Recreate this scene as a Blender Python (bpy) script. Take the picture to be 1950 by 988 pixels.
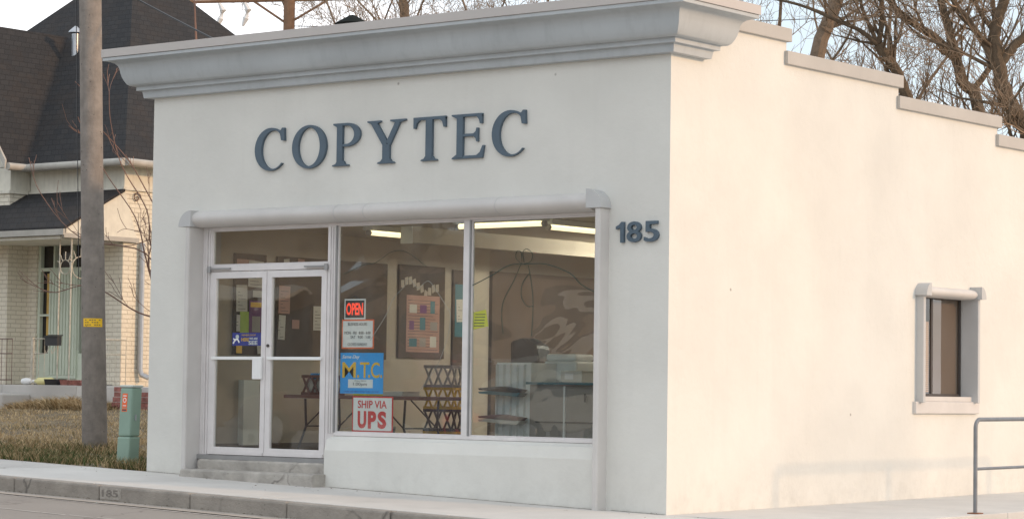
import bpy, bmesh, math, random
from mathutils import Vector, Matrix
from mathutils.geometry import tessellate_polygon
R = math.radians
for o in list(bpy.data.objects): bpy.data.objects.remove(o)
S = bpy.context.scene
COL = S.collection

# ------------------------------------------------------------ camera
yaw, pit, rol = 6.67159111e-01, 5.23598772e-02, 1.39983273e-02
F = Vector((-math.sin(yaw)*math.cos(pit), math.cos(yaw)*math.cos(pit), math.sin(pit)))
Rt = Vector((math.cos(yaw), math.sin(yaw), 0)); Up = Rt.cross(F)
R2 = Rt*math.cos(rol)+Up*math.sin(rol); U2 = -Rt*math.sin(rol)+Up*math.cos(rol)
cd = bpy.data.cameras.new('camera'); cam = bpy.data.objects.new('camera', cd); COL.objects.link(cam)
M = Matrix.Identity(4)
for i in range(3): M[i][0], M[i][1], M[i][2] = R2[i], U2[i], -F[i]
M.translation = Vector((13.9428543, -20.2099707, 1.20770502))
cam.matrix_world = M
cd.sensor_width = 36; cd.lens = 4726.29/1950*36; cd.clip_end = 2000; cd.clip_start = .1
cd.dof.use_dof = False
S.camera = cam

# ------------------------------------------------------------ light and exposure
SUN_AZ, SUN_EL = R(17), R(15)          # azimuth measured from +X towards +Y
w = bpy.data.worlds.new('World'); S.world = w; w.use_nodes = True
nt = w.node_tree; bg = nt.nodes['Background']
sky = nt.nodes.new('ShaderNodeTexSky'); sky.sky_type = 'NISHITA'; sky.sun_disc = False
sky.sun_elevation = SUN_EL; sky.sun_rotation = R(90)-SUN_AZ
sky.air_density = 1.0; sky.dust_density = 1.0; sky.ozone_density = 1.0
tc = nt.nodes.new('ShaderNodeTexCoord'); mp = nt.nodes.new('ShaderNodeMapping'); mp.inputs['Scale'].default_value = (1, 1, 2.6)
nz = nt.nodes.new('ShaderNodeTexNoise'); nz.inputs['Scale'].default_value = 5.5; nz.inputs['Detail'].default_value = 7; nz.inputs['Roughness'].default_value = .55
cr = nt.nodes.new('ShaderNodeValToRGB'); cr.color_ramp.elements[0].position = .42; cr.color_ramp.elements[1].position = .62
mx = nt.nodes.new('ShaderNodeMixRGB'); mx.inputs[2].default_value = (10.8, 10.8, 11.0, 1)
vb = nt.nodes.new('ShaderNodeMixRGB'); vb.inputs[0].default_value = .70; vb.inputs[2].default_value = (7.4, 8.4, 9.3, 1)
nt.links.new(tc.outputs['Generated'], mp.inputs[0]); nt.links.new(mp.outputs[0], nz.inputs['Vector'])
nt.links.new(nz.outputs[0], cr.inputs[0]); nt.links.new(cr.outputs[0], mx.inputs[0])
nt.links.new(sky.outputs[0], vb.inputs[1]); nt.links.new(vb.outputs[0], mx.inputs[1]); nt.links.new(mx.outputs[0], bg.inputs[0])
bg.inputs[1].default_value = .145
sl = bpy.data.lights.new('sun', 'SUN'); sl.energy = 2.0; sl.angle = R(4.0); sl.color = (1, .62, .33)
so = bpy.data.objects.new('sun', sl); COL.objects.link(so)
sd = Vector((math.cos(SUN_AZ)*math.cos(SUN_EL), math.sin(SUN_AZ)*math.cos(SUN_EL), math.sin(SUN_EL)))
so.rotation_euler = sd.to_track_quat('Z', 'Y').to_euler(); so.location = (30, 10, 20)
S.view_settings.view_transform = 'Standard'; S.view_settings.look = 'None'; S.view_settings.gamma = 1
S.view_settings.use_curve_mapping = False
S.view_settings.exposure = -0.02
S.render.engine = 'CYCLES'
S.cycles.transparent_max_bounces = 16

# ------------------------------------------------------------ materials
MATS = {}
def base_mat(name):
    m = bpy.data.materials.new(name); m.use_nodes = True; MATS[name] = m
    n = m.node_tree; return m, n, n.nodes['Principled BSDF']
def nd(n, t, **k):
    x = n.nodes.new(t)
    for a, v in k.items():
        if a in x.inputs: x.inputs[a].default_value = v
        else: setattr(x, a, v)
    return x
def mat(name, col, rough=.7, var=.12, scale=3.0, bump=0.0, bscale=60.0, metal=0.0, stain=0.0, detail=5, streak=False, spec=None, emit=None, col2=None):
    """paint-like surface: base colour, broad soft mottling, optional stains, fine bump"""
    m, n, b = base_mat(name); L = n.links.new
    tc = nd(n, 'ShaderNodeTexCoord'); geo = nd(n, 'ShaderNodeNewGeometry')
    c1 = nd(n, 'ShaderNodeTexNoise', Scale=scale, Detail=detail, Roughness=.6)
    L(geo.outputs['Position'], c1.inputs['Vector'])
    r = nd(n, 'ShaderNodeValToRGB'); r.color_ramp.elements[0].position = .3; r.color_ramp.elements[1].position = .7
    a = [max(0, c*(1-var)) for c in col]; z = [min(1, c*(1+var)) for c in (col2 or col)]
    r.color_ramp.elements[0].color = (*a, 1); r.color_ramp.elements[1].color = (*z, 1)
    L(c1.outputs[0], r.inputs[0]); out = r.outputs[0]
    if stain > 0:
        mpp = nd(n, 'ShaderNodeMapping'); mpp.inputs['Scale'].default_value = (9, 9, .7) if streak else (1.6, 1.6, 1.6)
        L(geo.outputs['Position'], mpp.inputs[0])
        s = nd(n, 'ShaderNodeTexNoise', Scale=1.0, Detail=6.0, Roughness=.65); L(mpp.outputs[0], s.inputs['Vector'])
        sr = nd(n, 'ShaderNodeValToRGB'); sr.color_ramp.elements[0].position = .5; sr.color_ramp.elements[1].position = .78
        L(s.outputs[0], sr.inputs[0])
        mm = nd(n, 'ShaderNodeMath', operation='MULTIPLY'); mm.inputs[1].default_value = stain; L(sr.outputs[0], mm.inputs[0])
        mi = nd(n, 'ShaderNodeMixRGB'); mi.inputs[2].default_value = (*[c*.55 for c in col], 1)
        L(mm.outputs[0], mi.inputs[0]); L(out, mi.inputs[1]); out = mi.outputs[0]
    L(out, b.inputs['Base Color'])
    b.inputs['Roughness'].default_value = rough; b.inputs['Metallic'].default_value = metal
    if spec is not None: b.inputs['Specular IOR Level'].default_value = spec
    if bump > 0:
        t = nd(n, 'ShaderNodeTexNoise', Scale=bscale, Detail=6.0, Roughness=.6); L(geo.outputs['Position'], t.inputs['Vector'])
        bp = nd(n, 'ShaderNodeBump', Strength=bump, Distance=.02); L(t.outputs[0], bp.inputs['Height']); L(bp.outputs[0], b.inputs['Normal'])
    if emit:
        b.inputs['Emission Color'].default_value = (*emit[:3], 1); b.inputs['Emission Strength'].default_value = emit[3]
    return m

def cracks(m, scale=.9, width=.012, depth=.7, col=(.10, .09, .08)):
    n = MATS[m].node_tree; b = n.nodes['Principled BSDF']; L = n.links.new; src = b.inputs['Base Color'].links[0].from_socket
    g = nd(n, 'ShaderNodeNewGeometry'); t = nd(n, 'ShaderNodeTexNoise', Scale=3.0, Detail=5.0); L(g.outputs['Position'], t.inputs['Vector'])
    mv = nd(n, 'ShaderNodeMixRGB'); mv.inputs[0].default_value = .28; L(g.outputs['Position'], mv.inputs[1]); L(t.outputs['Color'], mv.inputs[2])
    v = nd(n, 'ShaderNodeTexVoronoi', Scale=scale); v.feature = 'DISTANCE_TO_EDGE'; L(mv.outputs[0], v.inputs['Vector'])
    r = nd(n, 'ShaderNodeMapRange'); r.inputs[1].default_value = 0; r.inputs[2].default_value = width; r.inputs[3].default_value = depth; r.inputs[4].default_value = 0; L(v.outputs['Distance'], r.inputs[0])
    t2 = nd(n, 'ShaderNodeTexNoise', Scale=.7, Detail=2.0); L(g.outputs['Position'], t2.inputs['Vector'])
    r2 = nd(n, 'ShaderNodeMapRange'); r2.inputs[1].default_value = .48; r2.inputs[2].default_value = .58; L(t2.outputs[0], r2.inputs[0])
    mm = nd(n, 'ShaderNodeMath', operation='MULTIPLY'); L(r.outputs[0], mm.inputs[0]); L(r2.outputs[0], mm.inputs[1])
    sp_ = nd(n, 'ShaderNodeTexVoronoi', Scale=9.0); L(g.outputs['Position'], sp_.inputs['Vector'])
    r3 = nd(n, 'ShaderNodeMapRange'); r3.inputs[1].default_value = .05; r3.inputs[2].default_value = .10; r3.inputs[3].default_value = .45; r3.inputs[4].default_value = 0; L(sp_.outputs['Distance'], r3.inputs[0])
    mx2 = nd(n, 'ShaderNodeMath', operation='MAXIMUM'); L(mm.outputs[0], mx2.inputs[0]); L(r3.outputs[0], mx2.inputs[1])
    c = nd(n, 'ShaderNodeMixRGB'); c.inputs[2].default_value = (*col, 1); L(mx2.outputs[0], c.inputs[0]); L(src, c.inputs[1]); L(c.outputs[0], b.inputs['Base Color'])

def stucco(name, col):
    m, n, b = base_mat(name); L = n.links.new
    geo = nd(n, 'ShaderNodeNewGeometry')
    def noise(sc, de, ro, scl=None):
        t = nd(n, 'ShaderNodeTexNoise', Scale=sc, Detail=de, Roughness=ro)
        if scl:
            q = nd(n, 'ShaderNodeMapping'); q.inputs['Scale'].default_value = scl; L(geo.outputs['Position'], q.inputs[0]); L(q.outputs[0], t.inputs['Vector'])
        else: L(geo.outputs['Position'], t.inputs['Vector'])
        return t
    big = noise(.9, 4, .55); r = nd(n, 'ShaderNodeValToRGB'); e = r.color_ramp.elements
    e[0].position = .32; e[1].position = .68; e[0].color = (*[c*.94 for c in col], 1); e[1].color = (*[min(1, c*1.035) for c in col], 1)
    L(big.outputs[0], r.inputs[0]); out = r.outputs[0]
    # faint vertical run-off streaks
    st = noise(1, 5, .6, (6, 6, .35)); sr = nd(n, 'ShaderNodeMapRange'); sr.inputs[1].default_value = .55; sr.inputs[2].default_value = .8; sr.inputs[4].default_value = .06
    L(st.outputs[0], sr.inputs[0]); m1 = nd(n, 'ShaderNodeMixRGB'); m1.inputs[2].default_value = (.36, .345, .32, 1)
    L(sr.outputs[0], m1.inputs[0]); L(out, m1.inputs[1]); out = m1.outputs[0]
    # splash dirt close to the pavement
    sp = nd(n, 'ShaderNodeSeparateXYZ'); L(geo.outputs['Position'], sp.inputs[0])
    zr = nd(n, 'ShaderNodeMapRange'); zr.inputs[1].default_value = .62; zr.inputs[2].default_value = .0; zr.inputs[3].default_value = 0; zr.inputs[4].default_value = 1
    L(sp.outputs[2], zr.inputs[0]); dn = noise(5, 6, .7)
    dr = nd(n, 'ShaderNodeMapRange'); dr.inputs[1].default_value = .45; dr.inputs[2].default_value = .75; dr.inputs[4].default_value = .25; L(dn.outputs[0], dr.inputs[0])
    mu = nd(n, 'ShaderNodeMath', operation='MULTIPLY'); L(zr.outputs[0], mu.inputs[0]); L(dr.outputs[0], mu.inputs[1])
    m2 = nd(n, 'ShaderNodeMixRGB'); m2.inputs[2].default_value = (.33, .31, .28, 1); L(mu.outputs[0], m2.inputs[0]); L(out, m2.inputs[1]); out = m2.outputs[0]
    # a few small chips
    vo = nd(n, 'ShaderNodeTexVoronoi', Scale=1.15); L(geo.outputs['Position'], vo.inputs['Vector'])
    vr = nd(n, 'ShaderNodeMapRange'); vr.inputs[1].default_value = .022; vr.inputs[2].default_value = .032; vr.inputs[3].default_value = .7; vr.inputs[4].default_value = 0
    L(vo.outputs[0], vr.inputs[0]); m3 = nd(n, 'ShaderNodeMixRGB'); m3.inputs[2].default_value = (.2, .17, .14, 1); L(vr.outputs[0], m3.inputs[0]); L(out, m3.inputs[1])
    L(m3.outputs[0], b.inputs['Base Color']); b.inputs['Roughness'].default_value = .85; b.inputs['Specular IOR Level'].default_value = .25
    f1 = noise(110, 4, .7); f2 = noise(3.2, 5, .6); ad = nd(n, 'ShaderNodeMath', operation='MULTIPLY_ADD'); ad.inputs[1].default_value = 7
    L(f2.outputs[0], ad.inputs[0]); L(f1.outputs[0], ad.inputs[2])
    bp = nd(n, 'ShaderNodeBump', Strength=.22, Distance=.010); L(ad.outputs[0], bp.inputs['Height']); L(bp.outputs[0], b.inputs['Normal'])
    return m

def brickmat(name, c1, c2, mortar, sc, bw=.5, rh=.25, ms=.02, bump=.4, axis='x', rough=.8, weather=.25, offset=.5, var=None, msmooth=.1):
    """bricks or shingles in world metres: u along axis, v = z"""
    m, n, b = base_mat(name); L = n.links.new
    geo = nd(n, 'ShaderNodeNewGeometry'); sp = nd(n, 'ShaderNodeSeparateXYZ'); L(geo.outputs['Position'], sp.inputs[0])
    cb = nd(n, 'ShaderNodeCombineXYZ')
    if axis == 'xy':
        ad = nd(n, 'ShaderNodeMath', operation='ADD'); L(sp.outputs[0], ad.inputs[0]); L(sp.outputs[1], ad.inputs[1]); L(ad.outputs[0], cb.inputs[0])
    else: L(sp.outputs['xyz'.index(axis)], cb.inputs[0])
    L(sp.outputs[2], cb.inputs[1])
    bt = nd(n, 'ShaderNodeTexBrick', Scale=sc); L(cb.outputs[0], bt.inputs['Vector'])
    bt.inputs['Color1'].default_value = (*c1, 1); bt.inputs['Color2'].default_value = (*c2, 1); bt.inputs['Mortar'].default_value = (*mortar, 1)
    bt.inputs['Mortar Size'].default_value = ms; bt.inputs['Brick Width'].default_value = bw; bt.inputs['Row Height'].default_value = rh
    bt.inputs['Mortar Smooth'].default_value = msmooth
    t = nd(n, 'ShaderNodeTexNoise', Scale=1.3, Detail=7.0, Roughness=.7); L(geo.outputs['Position'], t.inputs['Vector'])
    rr = nd(n, 'ShaderNodeMapRange'); rr.inputs[1].default_value = .45; rr.inputs[2].default_value = .75; rr.inputs[4].default_value = weather; L(t.outputs[0], rr.inputs[0])
    mi = nd(n, 'ShaderNodeMixRGB'); mi.inputs[2].default_value = (*[(a+b_)/2*.5 for a, b_ in zip(c1, mortar)], 1) if var is None else (*var, 1)
    L(rr.outputs[0], mi.inputs[0]); L(bt.outputs['Color'], mi.inputs[1]); L(mi.outputs[0], b.inputs['Base Color'])
    b.inputs['Roughness'].default_value = rough
    if 'shingle' in name: b.inputs['Specular IOR Level'].default_value = .12
    iv = nd(n, 'ShaderNodeMath', operation='SUBTRACT'); iv.inputs[0].default_value = 1; L(bt.outputs['Fac'], iv.inputs[1])
    t2 = nd(n, 'ShaderNodeTexNoise', Scale=25.0, Detail=4.0); L(geo.outputs['Position'], t2.inputs['Vector'])
    ad2 = nd(n, 'ShaderNodeMath', operation='ADD'); L(iv.outputs[0], ad2.inputs[0]); L(t2.outputs[0], ad2.inputs[1])
    bp = nd(n, 'ShaderNodeBump', Strength=bump, Distance=.02); L(ad2.outputs[0], bp.inputs['Height']); L(bp.outputs[0], b.inputs['Normal'])
    return m

def glassmat(name, wave=.0, tint=(.86, .9, .88), boost=1.0, wscale=1.4, dust_haze=0.0):
    m = bpy.data.materials.new(name); m.use_nodes = True; n = m.node_tree; n.nodes.clear(); L = n.links.new
    out = nd(n, 'ShaderNodeOutputMaterial'); tr = nd(n, 'ShaderNodeBsdfTransparent'); tr.inputs[0].default_value = (*tint, 1)
    gl = nd(n, 'ShaderNodeBsdfGlossy'); gl.inputs['Roughness'].default_value = .015; gl.inputs[0].default_value = (1, 1, 1, 1)
    fr = nd(n, 'ShaderNodeFresnel', IOR=1.52); gb = nd(n, 'ShaderNodeNewGeometry'); im = nd(n, 'ShaderNodeMapRange'); im.inputs[3].default_value = 1.52; im.inputs[4].default_value = 1/1.52
    L(gb.outputs['Backfacing'], im.inputs[0]); L(im.outputs[0], fr.inputs['IOR'])  # thin sheet: the same on both faces
    mu = nd(n, 'ShaderNodeMath', operation='MULTIPLY'); mu.inputs[1].default_value = boost; mu.use_clamp = True
    mi = nd(n, 'ShaderNodeMixShader'); L(fr.outputs[0], mu.inputs[0]); L(mu.outputs[0], mi.inputs[0]); L(tr.outputs[0], mi.inputs[1]); L(gl.outputs[0], mi.inputs[2])
    df = nd(n, 'ShaderNodeBsdfDiffuse'); df.inputs[0].default_value = (.75, .75, .72, 1); md = nd(n, 'ShaderNodeMixShader'); L(mi.outputs[0], md.inputs[1]); L(df.outputs[0], md.inputs[2]); L(md.outputs[0], out.inputs[0])  # dust as painted haze: diffuse layer that washes the interior grey
    g0 = nd(n, 'ShaderNodeNewGeometry'); q0 = nd(n, 'ShaderNodeMapping'); q0.inputs['Scale'].default_value = (3, 3, 1.2); L(g0.outputs['Position'], q0.inputs[0])
    t0 = nd(n, 'ShaderNodeTexNoise', Scale=1.2, Detail=6.0, Roughness=.65); L(q0.outputs[0], t0.inputs['Vector'])
    r0 = nd(n, 'ShaderNodeMapRange'); r0.inputs[1].default_value = .35; r0.inputs[2].default_value = .75; r0.inputs[3].default_value = dust_haze*.5; r0.inputs[4].default_value = dust_haze*1.8; L(t0.outputs[0], r0.inputs[0]); L(r0.outputs[0], md.inputs[0])
    if wave:
        geo = nd(n, 'ShaderNodeNewGeometry'); t = nd(n, 'ShaderNodeTexNoise', Scale=wscale, Detail=1.5, Roughness=.5, Distortion=.6); L(geo.outputs['Position'], t.inputs['Vector'])
        q1 = nd(n, 'ShaderNodeMapping'); q1.inputs['Scale'].default_value = (.8, .8, 1.35); L(geo.outputs['Position'], q1.inputs[0]); L(q1.outputs[0], t.inputs['Vector']); bp = nd(n, 'ShaderNodeBump', Strength=1.0, Distance=wave); L(t.outputs[0], bp.inputs['Height']); L(bp.outputs[0], gl.inputs['Normal'])
    MATS[name] = m; return m

stucco('stucco', (.705, .695, .65))
mat('trim', (.60, .575, .55), .7, .06, 2, .08, 120, stain=.12)
mat('cap_paint', (.50, .50, .495), .7, .05, 2, .08, 120)
mat('cornice_paint', (.455, .485, .50), .62, .07, 1.2, .06, 90, stain=.25, streak=True)
mat('flashing', (.50, .465, .44), .5, .04, 1.5)
mat('coping', (.46, .44, .41), .7, .06, 1.5, .08, 90, stain=.12)
mat('letter_blue', (.080, .118, .155), .5, .08, 6, .05, 80)
mat('aluminium', (.70, .67, .66), .42, .06, 5, metal=.05, stain=.12)
mat('aluminium_dark', (.33, .33, .33), .4, .08, 5, metal=.4)
mat('bronze', (.06, .05, .045), .45, .1)
mat('concrete', (.50, .475, .445), .9, .10, 1.1, .25, 45, stain=.30, detail=9)
mat('concrete_light', (.60, .575, .54), .9, .08, .9, .22, 45, stain=.25, detail=9)
mat('concrete_step', (.43, .40, .36), .95, .22, 5, .8, 22, stain=.5, detail=10)
mat('kerb_concrete', (.31, .28, .245), .92, .18, 4, .6, 30, stain=.45, detail=10)
mat('asphalt', (.29, .262, .235), .95, .09, .8, .35, 90, stain=.2, detail=10)
mat('gutter', (.40, .355, .31), .92, .10, 2, .3, 60, stain=.3, detail=9)
cracks('kerb_concrete', 1.1, .02, .8); cracks('asphalt', .5, .006, .6, (.12, .10, .09)); cracks('concrete_step', 1.6, .02, .7); cracks('concrete', .5, .006, .6)
mat('pale_line', (.55, .52, .48), .9, .2, 6)
mat('soil', (.12, .09, .055), 1, .3, 3, .6, 20, col2=(.20, .15, .085), detail=9)
mat('pole_wood', (.235, .205, .18), .85, .22, 6, .5, 25, stain=.5, streak=True, detail=9)
mat('far_pole_wood', (.24, .14, .085), .85, .2, 5)
mat('pedestal_green', (.255, .365, .295), .5, .06, 4, .03, 60, stain=.12)
mat('pedestal_cap', (.52, .58, .54), .6, .05)
mat('orange', (.85, .16, .05), .5, .06)
mat('yellow', (.90, .55, .02), .5, .05)
mat('kerb_ink', (.21, .19, .17), .9, .4, 30); mat('kerb_patch', (.37, .34, .30), .9, .25, 20)
mat('pale_yellow', (.72, .66, .30), .5, .06)
mat('white', (.80, .80, .79), .5, .03)
mat('ink', (.07, .07, .08), .6, .05)
mat('rail_metal', (.20, .21, .225), .45, .12, 8, .05, 60, metal=.35)
mat('rust', (.22, .09, .04), .9, .2, 20)
mat('shingle_trim', (.42, .40, .36), .7, .12, 5, stain=.4)
brickmat('shingle', (.036, .036, .038), (.045, .044, .045), (.028, .028, .029), 4.6, .9, .50, .03, .4, 'xy', .85, .4, var=(.070, .050, .037))
brickmat('brick_cream', (.74, .68, .56), (.78, .72, .60), (.54, .48, .38), 3.3, .8, .26, .022, .7, 'xy', .75, .35, var=(.50, .47, .37))
mat('cream_wood', (.68, .65, .56), .7, .10, 4, .1, 30, stain=.45, streak=True)
mat('mint_door', (.58, .63, .52), .6, .05, 3, stain=.2)
mat('old_iron', (.50, .46, .38), .7, .3, 14)
mat('dark_iron', (.16, .10, .08), .8, .3, 14)
mat('dark_glass', (.035, .03, .028), .08, .05)
mat('curtain', (.62, .40, .12), .8, .2, 3)
mat('black_plastic', (.02, .02, .022), .4, .1)
mat('galvanised', (.45, .47, .50), .35, .12, 6, metal=.6)
mat('bark', (.12, .086, .056), .95, .30, 14, .6, 40, detail=8)
mat('bark_pale', (.21, .155, .11), .95, .25, 10, .5, 40, detail=8)
mat('twig', (.27, .19, .125), .9, .25, 3)
mat('twig_red', (.22, .13, .10), .85, .2, 3)
mat('red_brick', (.30, .12, .10), .8, .45, 12)
mat('red_brown_wall', (.36, .27, .19), .9, .2, .35)
# interior
mat('tan_wall', (.47, .41, .335), .9, .05, 1.2)
mat('ceiling_paint', (.56, .50, .42), .9, .03)
mat('carpet', (.22, .19, .16), 1, .1)
mat('pilaster_cream', (.50, .45, .37), .9, .04); mat('board_brown', (.10, .070, .050), .85, .12, 5)
mat('beam_white', (.78, .80, .76), .8, .03)
mat('tube', (1, 1, 1), .5, .0, emit=(1, .80, .46, 1.9))
mat('tube_fill', (1, 1, 1), .5, .0, emit=(1, .92, .78, 170.0))  # fill light for the added tubes out of view
mat('neon', (.9, .08, .03), .5, .0, emit=(1, .055, .02, .85))
mat('paper', (.62, .60, .54), .8, .05)
mat('paper_pink', (.46, .27, .22), .8, .08)
mat('paper_green', (.42, .58, .10), .8, .06)
mat('paper_yellow', (.80, .78, .08), .8, .05)
mat('purple', (.20, .08, .20), .8, .15, 8)
mat('sign_blue', (.02, .36, .85), .45, .04)
mat('sign_navy', (.03, .04, .35), .45, .04)
mat('gold', (.85, .50, .03), .5, .05)
mat('sign_red', (.62, .035, .03), .5, .05)
mat('copier_white', (.82, .86, .85), .5, .05)
mat('cabinet_grey', (.34, .31, .28), .7, .06)
mat('table_top', (.20, .09, .07), .6, .1)
mat('crate_brown', (.14, .05, .035), .6, .1)
mat('crate_yellow', (.62, .38, .03), .6, .1)
mat('teal', (.04, .16, .20), .5, .05)
mat('outline_white', (.30, .32, .30), .8, .1, 10)
mat('outline_green', (.045, .075, .065), .8, .15, 10)
mat('car_red', (.10, .010, .010), .25, .03); mat('car_dark', (.03, .03, .035), .22, .05)
mat('tyre', (.02, .02, .02), .9, .1)
glassmat('shop_glass', .026, (.84, .88, .86), 2.1, 1.1, .045)
glassmat('door_glass', .004, (.84, .88, .86), 2.0, 1.3, .03)
glassmat('window_film', .002, (.80, .75, .70), 1.6)
mat('insect_screen', (.20, .165, .13), .9, .06, 2); mat('window_brown', (.46, .38, .30), .9, .1, 3); mat('blind_tan', (.75, .58, .40), .8, .05)
mat('black_matt', (.015, .018, .017), .95, .1, spec=.1)

def grassmat():
    m, n, b = base_mat('grass'); L = n.links.new
    g = nd(n, 'ShaderNodeNewGeometry'); t = nd(n, 'ShaderNodeTexNoise', Scale=.9, Detail=4.0); L(g.outputs['Position'], t.inputs['Vector'])
    sp = nd(n, 'ShaderNodeSeparateXYZ'); L(g.outputs['Position'], sp.inputs[0])
    yr = nd(n, 'ShaderNodeMapRange'); yr.inputs[1].default_value = 1.2; yr.inputs[2].default_value = 3.2; yr.inputs[3].default_value = -.26; yr.inputs[4].default_value = .30; L(sp.outputs[1], yr.inputs[0])
    ad = nd(n, 'ShaderNodeMath', operation='ADD'); L(g.outputs['Random Per Island'], ad.inputs[0]); L(t.outputs[0], ad.inputs[1])
    a2 = nd(n, 'ShaderNodeMath', operation='ADD'); L(ad.outputs[0], a2.inputs[0]); L(yr.outputs[0], a2.inputs[1])
    ml = nd(n, 'ShaderNodeMath', operation='MULTIPLY'); ml.inputs[1].default_value = .55; L(a2.outputs[0], ml.inputs[0])
    r = nd(n, 'ShaderNodeValToRGB'); e = r.color_ramp.elements
    e[0].position = .2; e[0].color = (.05, .085, .018, 1); e[1].position = .85; e[1].color = (.60, .44, .25, 1)
    q = e.new(.42); q.color = (.11, .10, .035, 1); q = e.new(.55); q.color = (.38, .27, .14, 1)
    L(ml.outputs[0], r.inputs[0]); L(r.outputs[0], b.inputs['Base Color']); b.inputs['Roughness'].default_value = .9
grassmat()

# ------------------------------------------------------------ mesh helpers
class MB:
    def __init__(s): s.v = []; s.f = []; s.mi = []; s.smooth = False
    def add(s, vs, fs):
        k = len(s.v); s.v += [tuple(p) for p in vs]; s.f += [tuple(i+k for i in f) for f in fs]; return s
    def box(s, x0, x1, y0, y1, z0, z1):
        return s.add([(x0,y0,z0),(x1,y0,z0),(x1,y1,z0),(x0,y1,z0),(x0,y0,z1),(x1,y0,z1),(x1,y1,z1),(x0,y1,z1)],
                     [(3,2,1,0),(4,5,6,7),(0,1,5,4),(1,2,6,5),(2,3,7,6),(3,0,4,7)])
    def quad(s, a, b, c, d): return s.add([a,b,c,d],[(0,1,2,3)])
    def prism(s, pts, d0, d1, axis='y', holes=()):
        """polygon pts (2D) extruded between d0 and d1 along axis; 2D plane is xz for y, yz for x, xy for z"""
        def P(p, d):
            if axis == 'y': return (p[0], d, p[1])
            if axis == 'x': return (d, p[0], p[1])
            return (p[0], p[1], d)
        loops = [list(pts)]+[list(h) for h in holes]
        tri = tessellate_polygon([[Vector((p[0], p[1], 0)) for p in l] for l in loops])
        flat = [p for l in loops for p in l]; n = len(flat)
        vs = [P(p, d0) for p in flat]+[P(p, d1) for p in flat]
        fs = [tuple(t) for t in tri]+[tuple(i+n for i in reversed(t)) for t in tri]
        k = 0
        for l in loops:
            c = len(l)
            for i in range(c): a, b = k+i, k+(i+1) % c; fs.append((a, b, b+n, a+n))
            k += c
        return s.add(vs, fs)
    def tube(s, pts, r, n=8, caps=True):
        pts = [Vector(p) for p in pts]; rs = r if isinstance(r, (list, tuple)) else [r]*len(pts)
        base = len(s.v); up = None; m = len(pts)
        for i, p in enumerate(pts):
            t = (pts[min(i+1, m-1)]-pts[max(i-1, 0)])
            t = t.normalized() if t.length > 1e-9 else Vector((0, 0, 1))
            if up is None: up = Vector((0, 0, 1)) if abs(t.z) < .9 else Vector((1, 0, 0))
            a = t.cross(up)
            if a.length < 1e-6: a = t.orthogonal()
            a.normalize(); b = t.cross(a); up = -b if False else up
            for k in range(n):
                an = 2*math.pi*k/n; q = p+(a*math.cos(an)+b*math.sin(an))*rs[i]; s.v.append((q.x, q.y, q.z))
        for i in range(m-1):
            for k in range(n):
                k2 = (k+1) % n; s.f.append((base+i*n+k, base+i*n+k2, base+(i+1)*n+k2, base+(i+1)*n+k))
        if caps and n > 2:
            s.f.append(tuple(base+k for k in reversed(range(n)))); s.f.append(tuple(base+(m-1)*n+k for k in range(n)))
        return s
    def lathe(s, prof, c, n=24, axis='z'):
        base = len(s.v)
        for (r, h) in prof:
            for k in range(n):
                a = 2*math.pi*k/n; u, v = r*math.cos(a), r*math.sin(a)
                s.v.append((c[0]+u, c[1]+v, c[2]+h) if axis == 'z' else ((c[0]+u, c[1]+h, c[2]+v) if axis == 'y' else (c[0]+h, c[1]+u, c[2]+v)))
        for i in range(len(prof)-1):
            for k in range(n):
                k2 = (k+1) % n; s.f.append((base+i*n+k, base+i*n+k2, base+(i+1)*n+k2, base+(i+1)*n+k))
        s.f.append(tuple(base+k for k in reversed(range(n)))); s.f.append(tuple(base+(len(prof)-1)*n+k for k in range(n)))
        return s
def rootloc(p):
    v = Vector((0, 0, 0))
    while p is not None: v += p.location; p = p.parent
    return v
def link(name, mb, m, parent=None, smooth=False, bevel=0, recalc=True):
    off = rootloc(parent); me = bpy.data.meshes.new(name)
    me.from_pydata([(a-off.x, b-off.y, c-off.z) for a, b, c in mb.v], [], mb.f)
    if recalc:
        bm = bmesh.new(); bm.from_mesh(me); bmesh.ops.recalc_face_normals(bm, faces=bm.faces); bm.to_mesh(me); bm.free()
    me.materials.append(MATS[m] if isinstance(m, str) else m)
    if smooth:
        for p in me.polygons: p.use_smooth = True
    o = bpy.data.objects.new(name, me); COL.objects.link(o); o.parent = parent
    if smooth == 'auto':
        try:
            for p in me.polygons: p.use_smooth = True
            me.set_sharp_from_angle(angle=R(35))
        except Exception: pass
    if bevel:
        bv = o.modifiers.new('bevel', 'BEVEL'); bv.width = bevel; bv.segments = 2; bv.limit_method = 'ANGLE'; bv.angle_limit = R(40)
    return o
def tag(o, label, cat, group=None):
    o['label'] = label; o['category'] = cat
    if group: o['group'] = group
    return o
def thing(name, label, cat, loc=(0, 0, 0), group=None):
    o = bpy.data.objects.new(name, None); COL.objects.link(o); o.location = loc; o.empty_display_size = .2
    return tag(o, label, cat, group)
def struct(name, mb, m, **k):
    o = link(name, mb, m, None, **k); o['kind'] = 'structure'; return o
def box(*a): return MB().box(*a)
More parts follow.
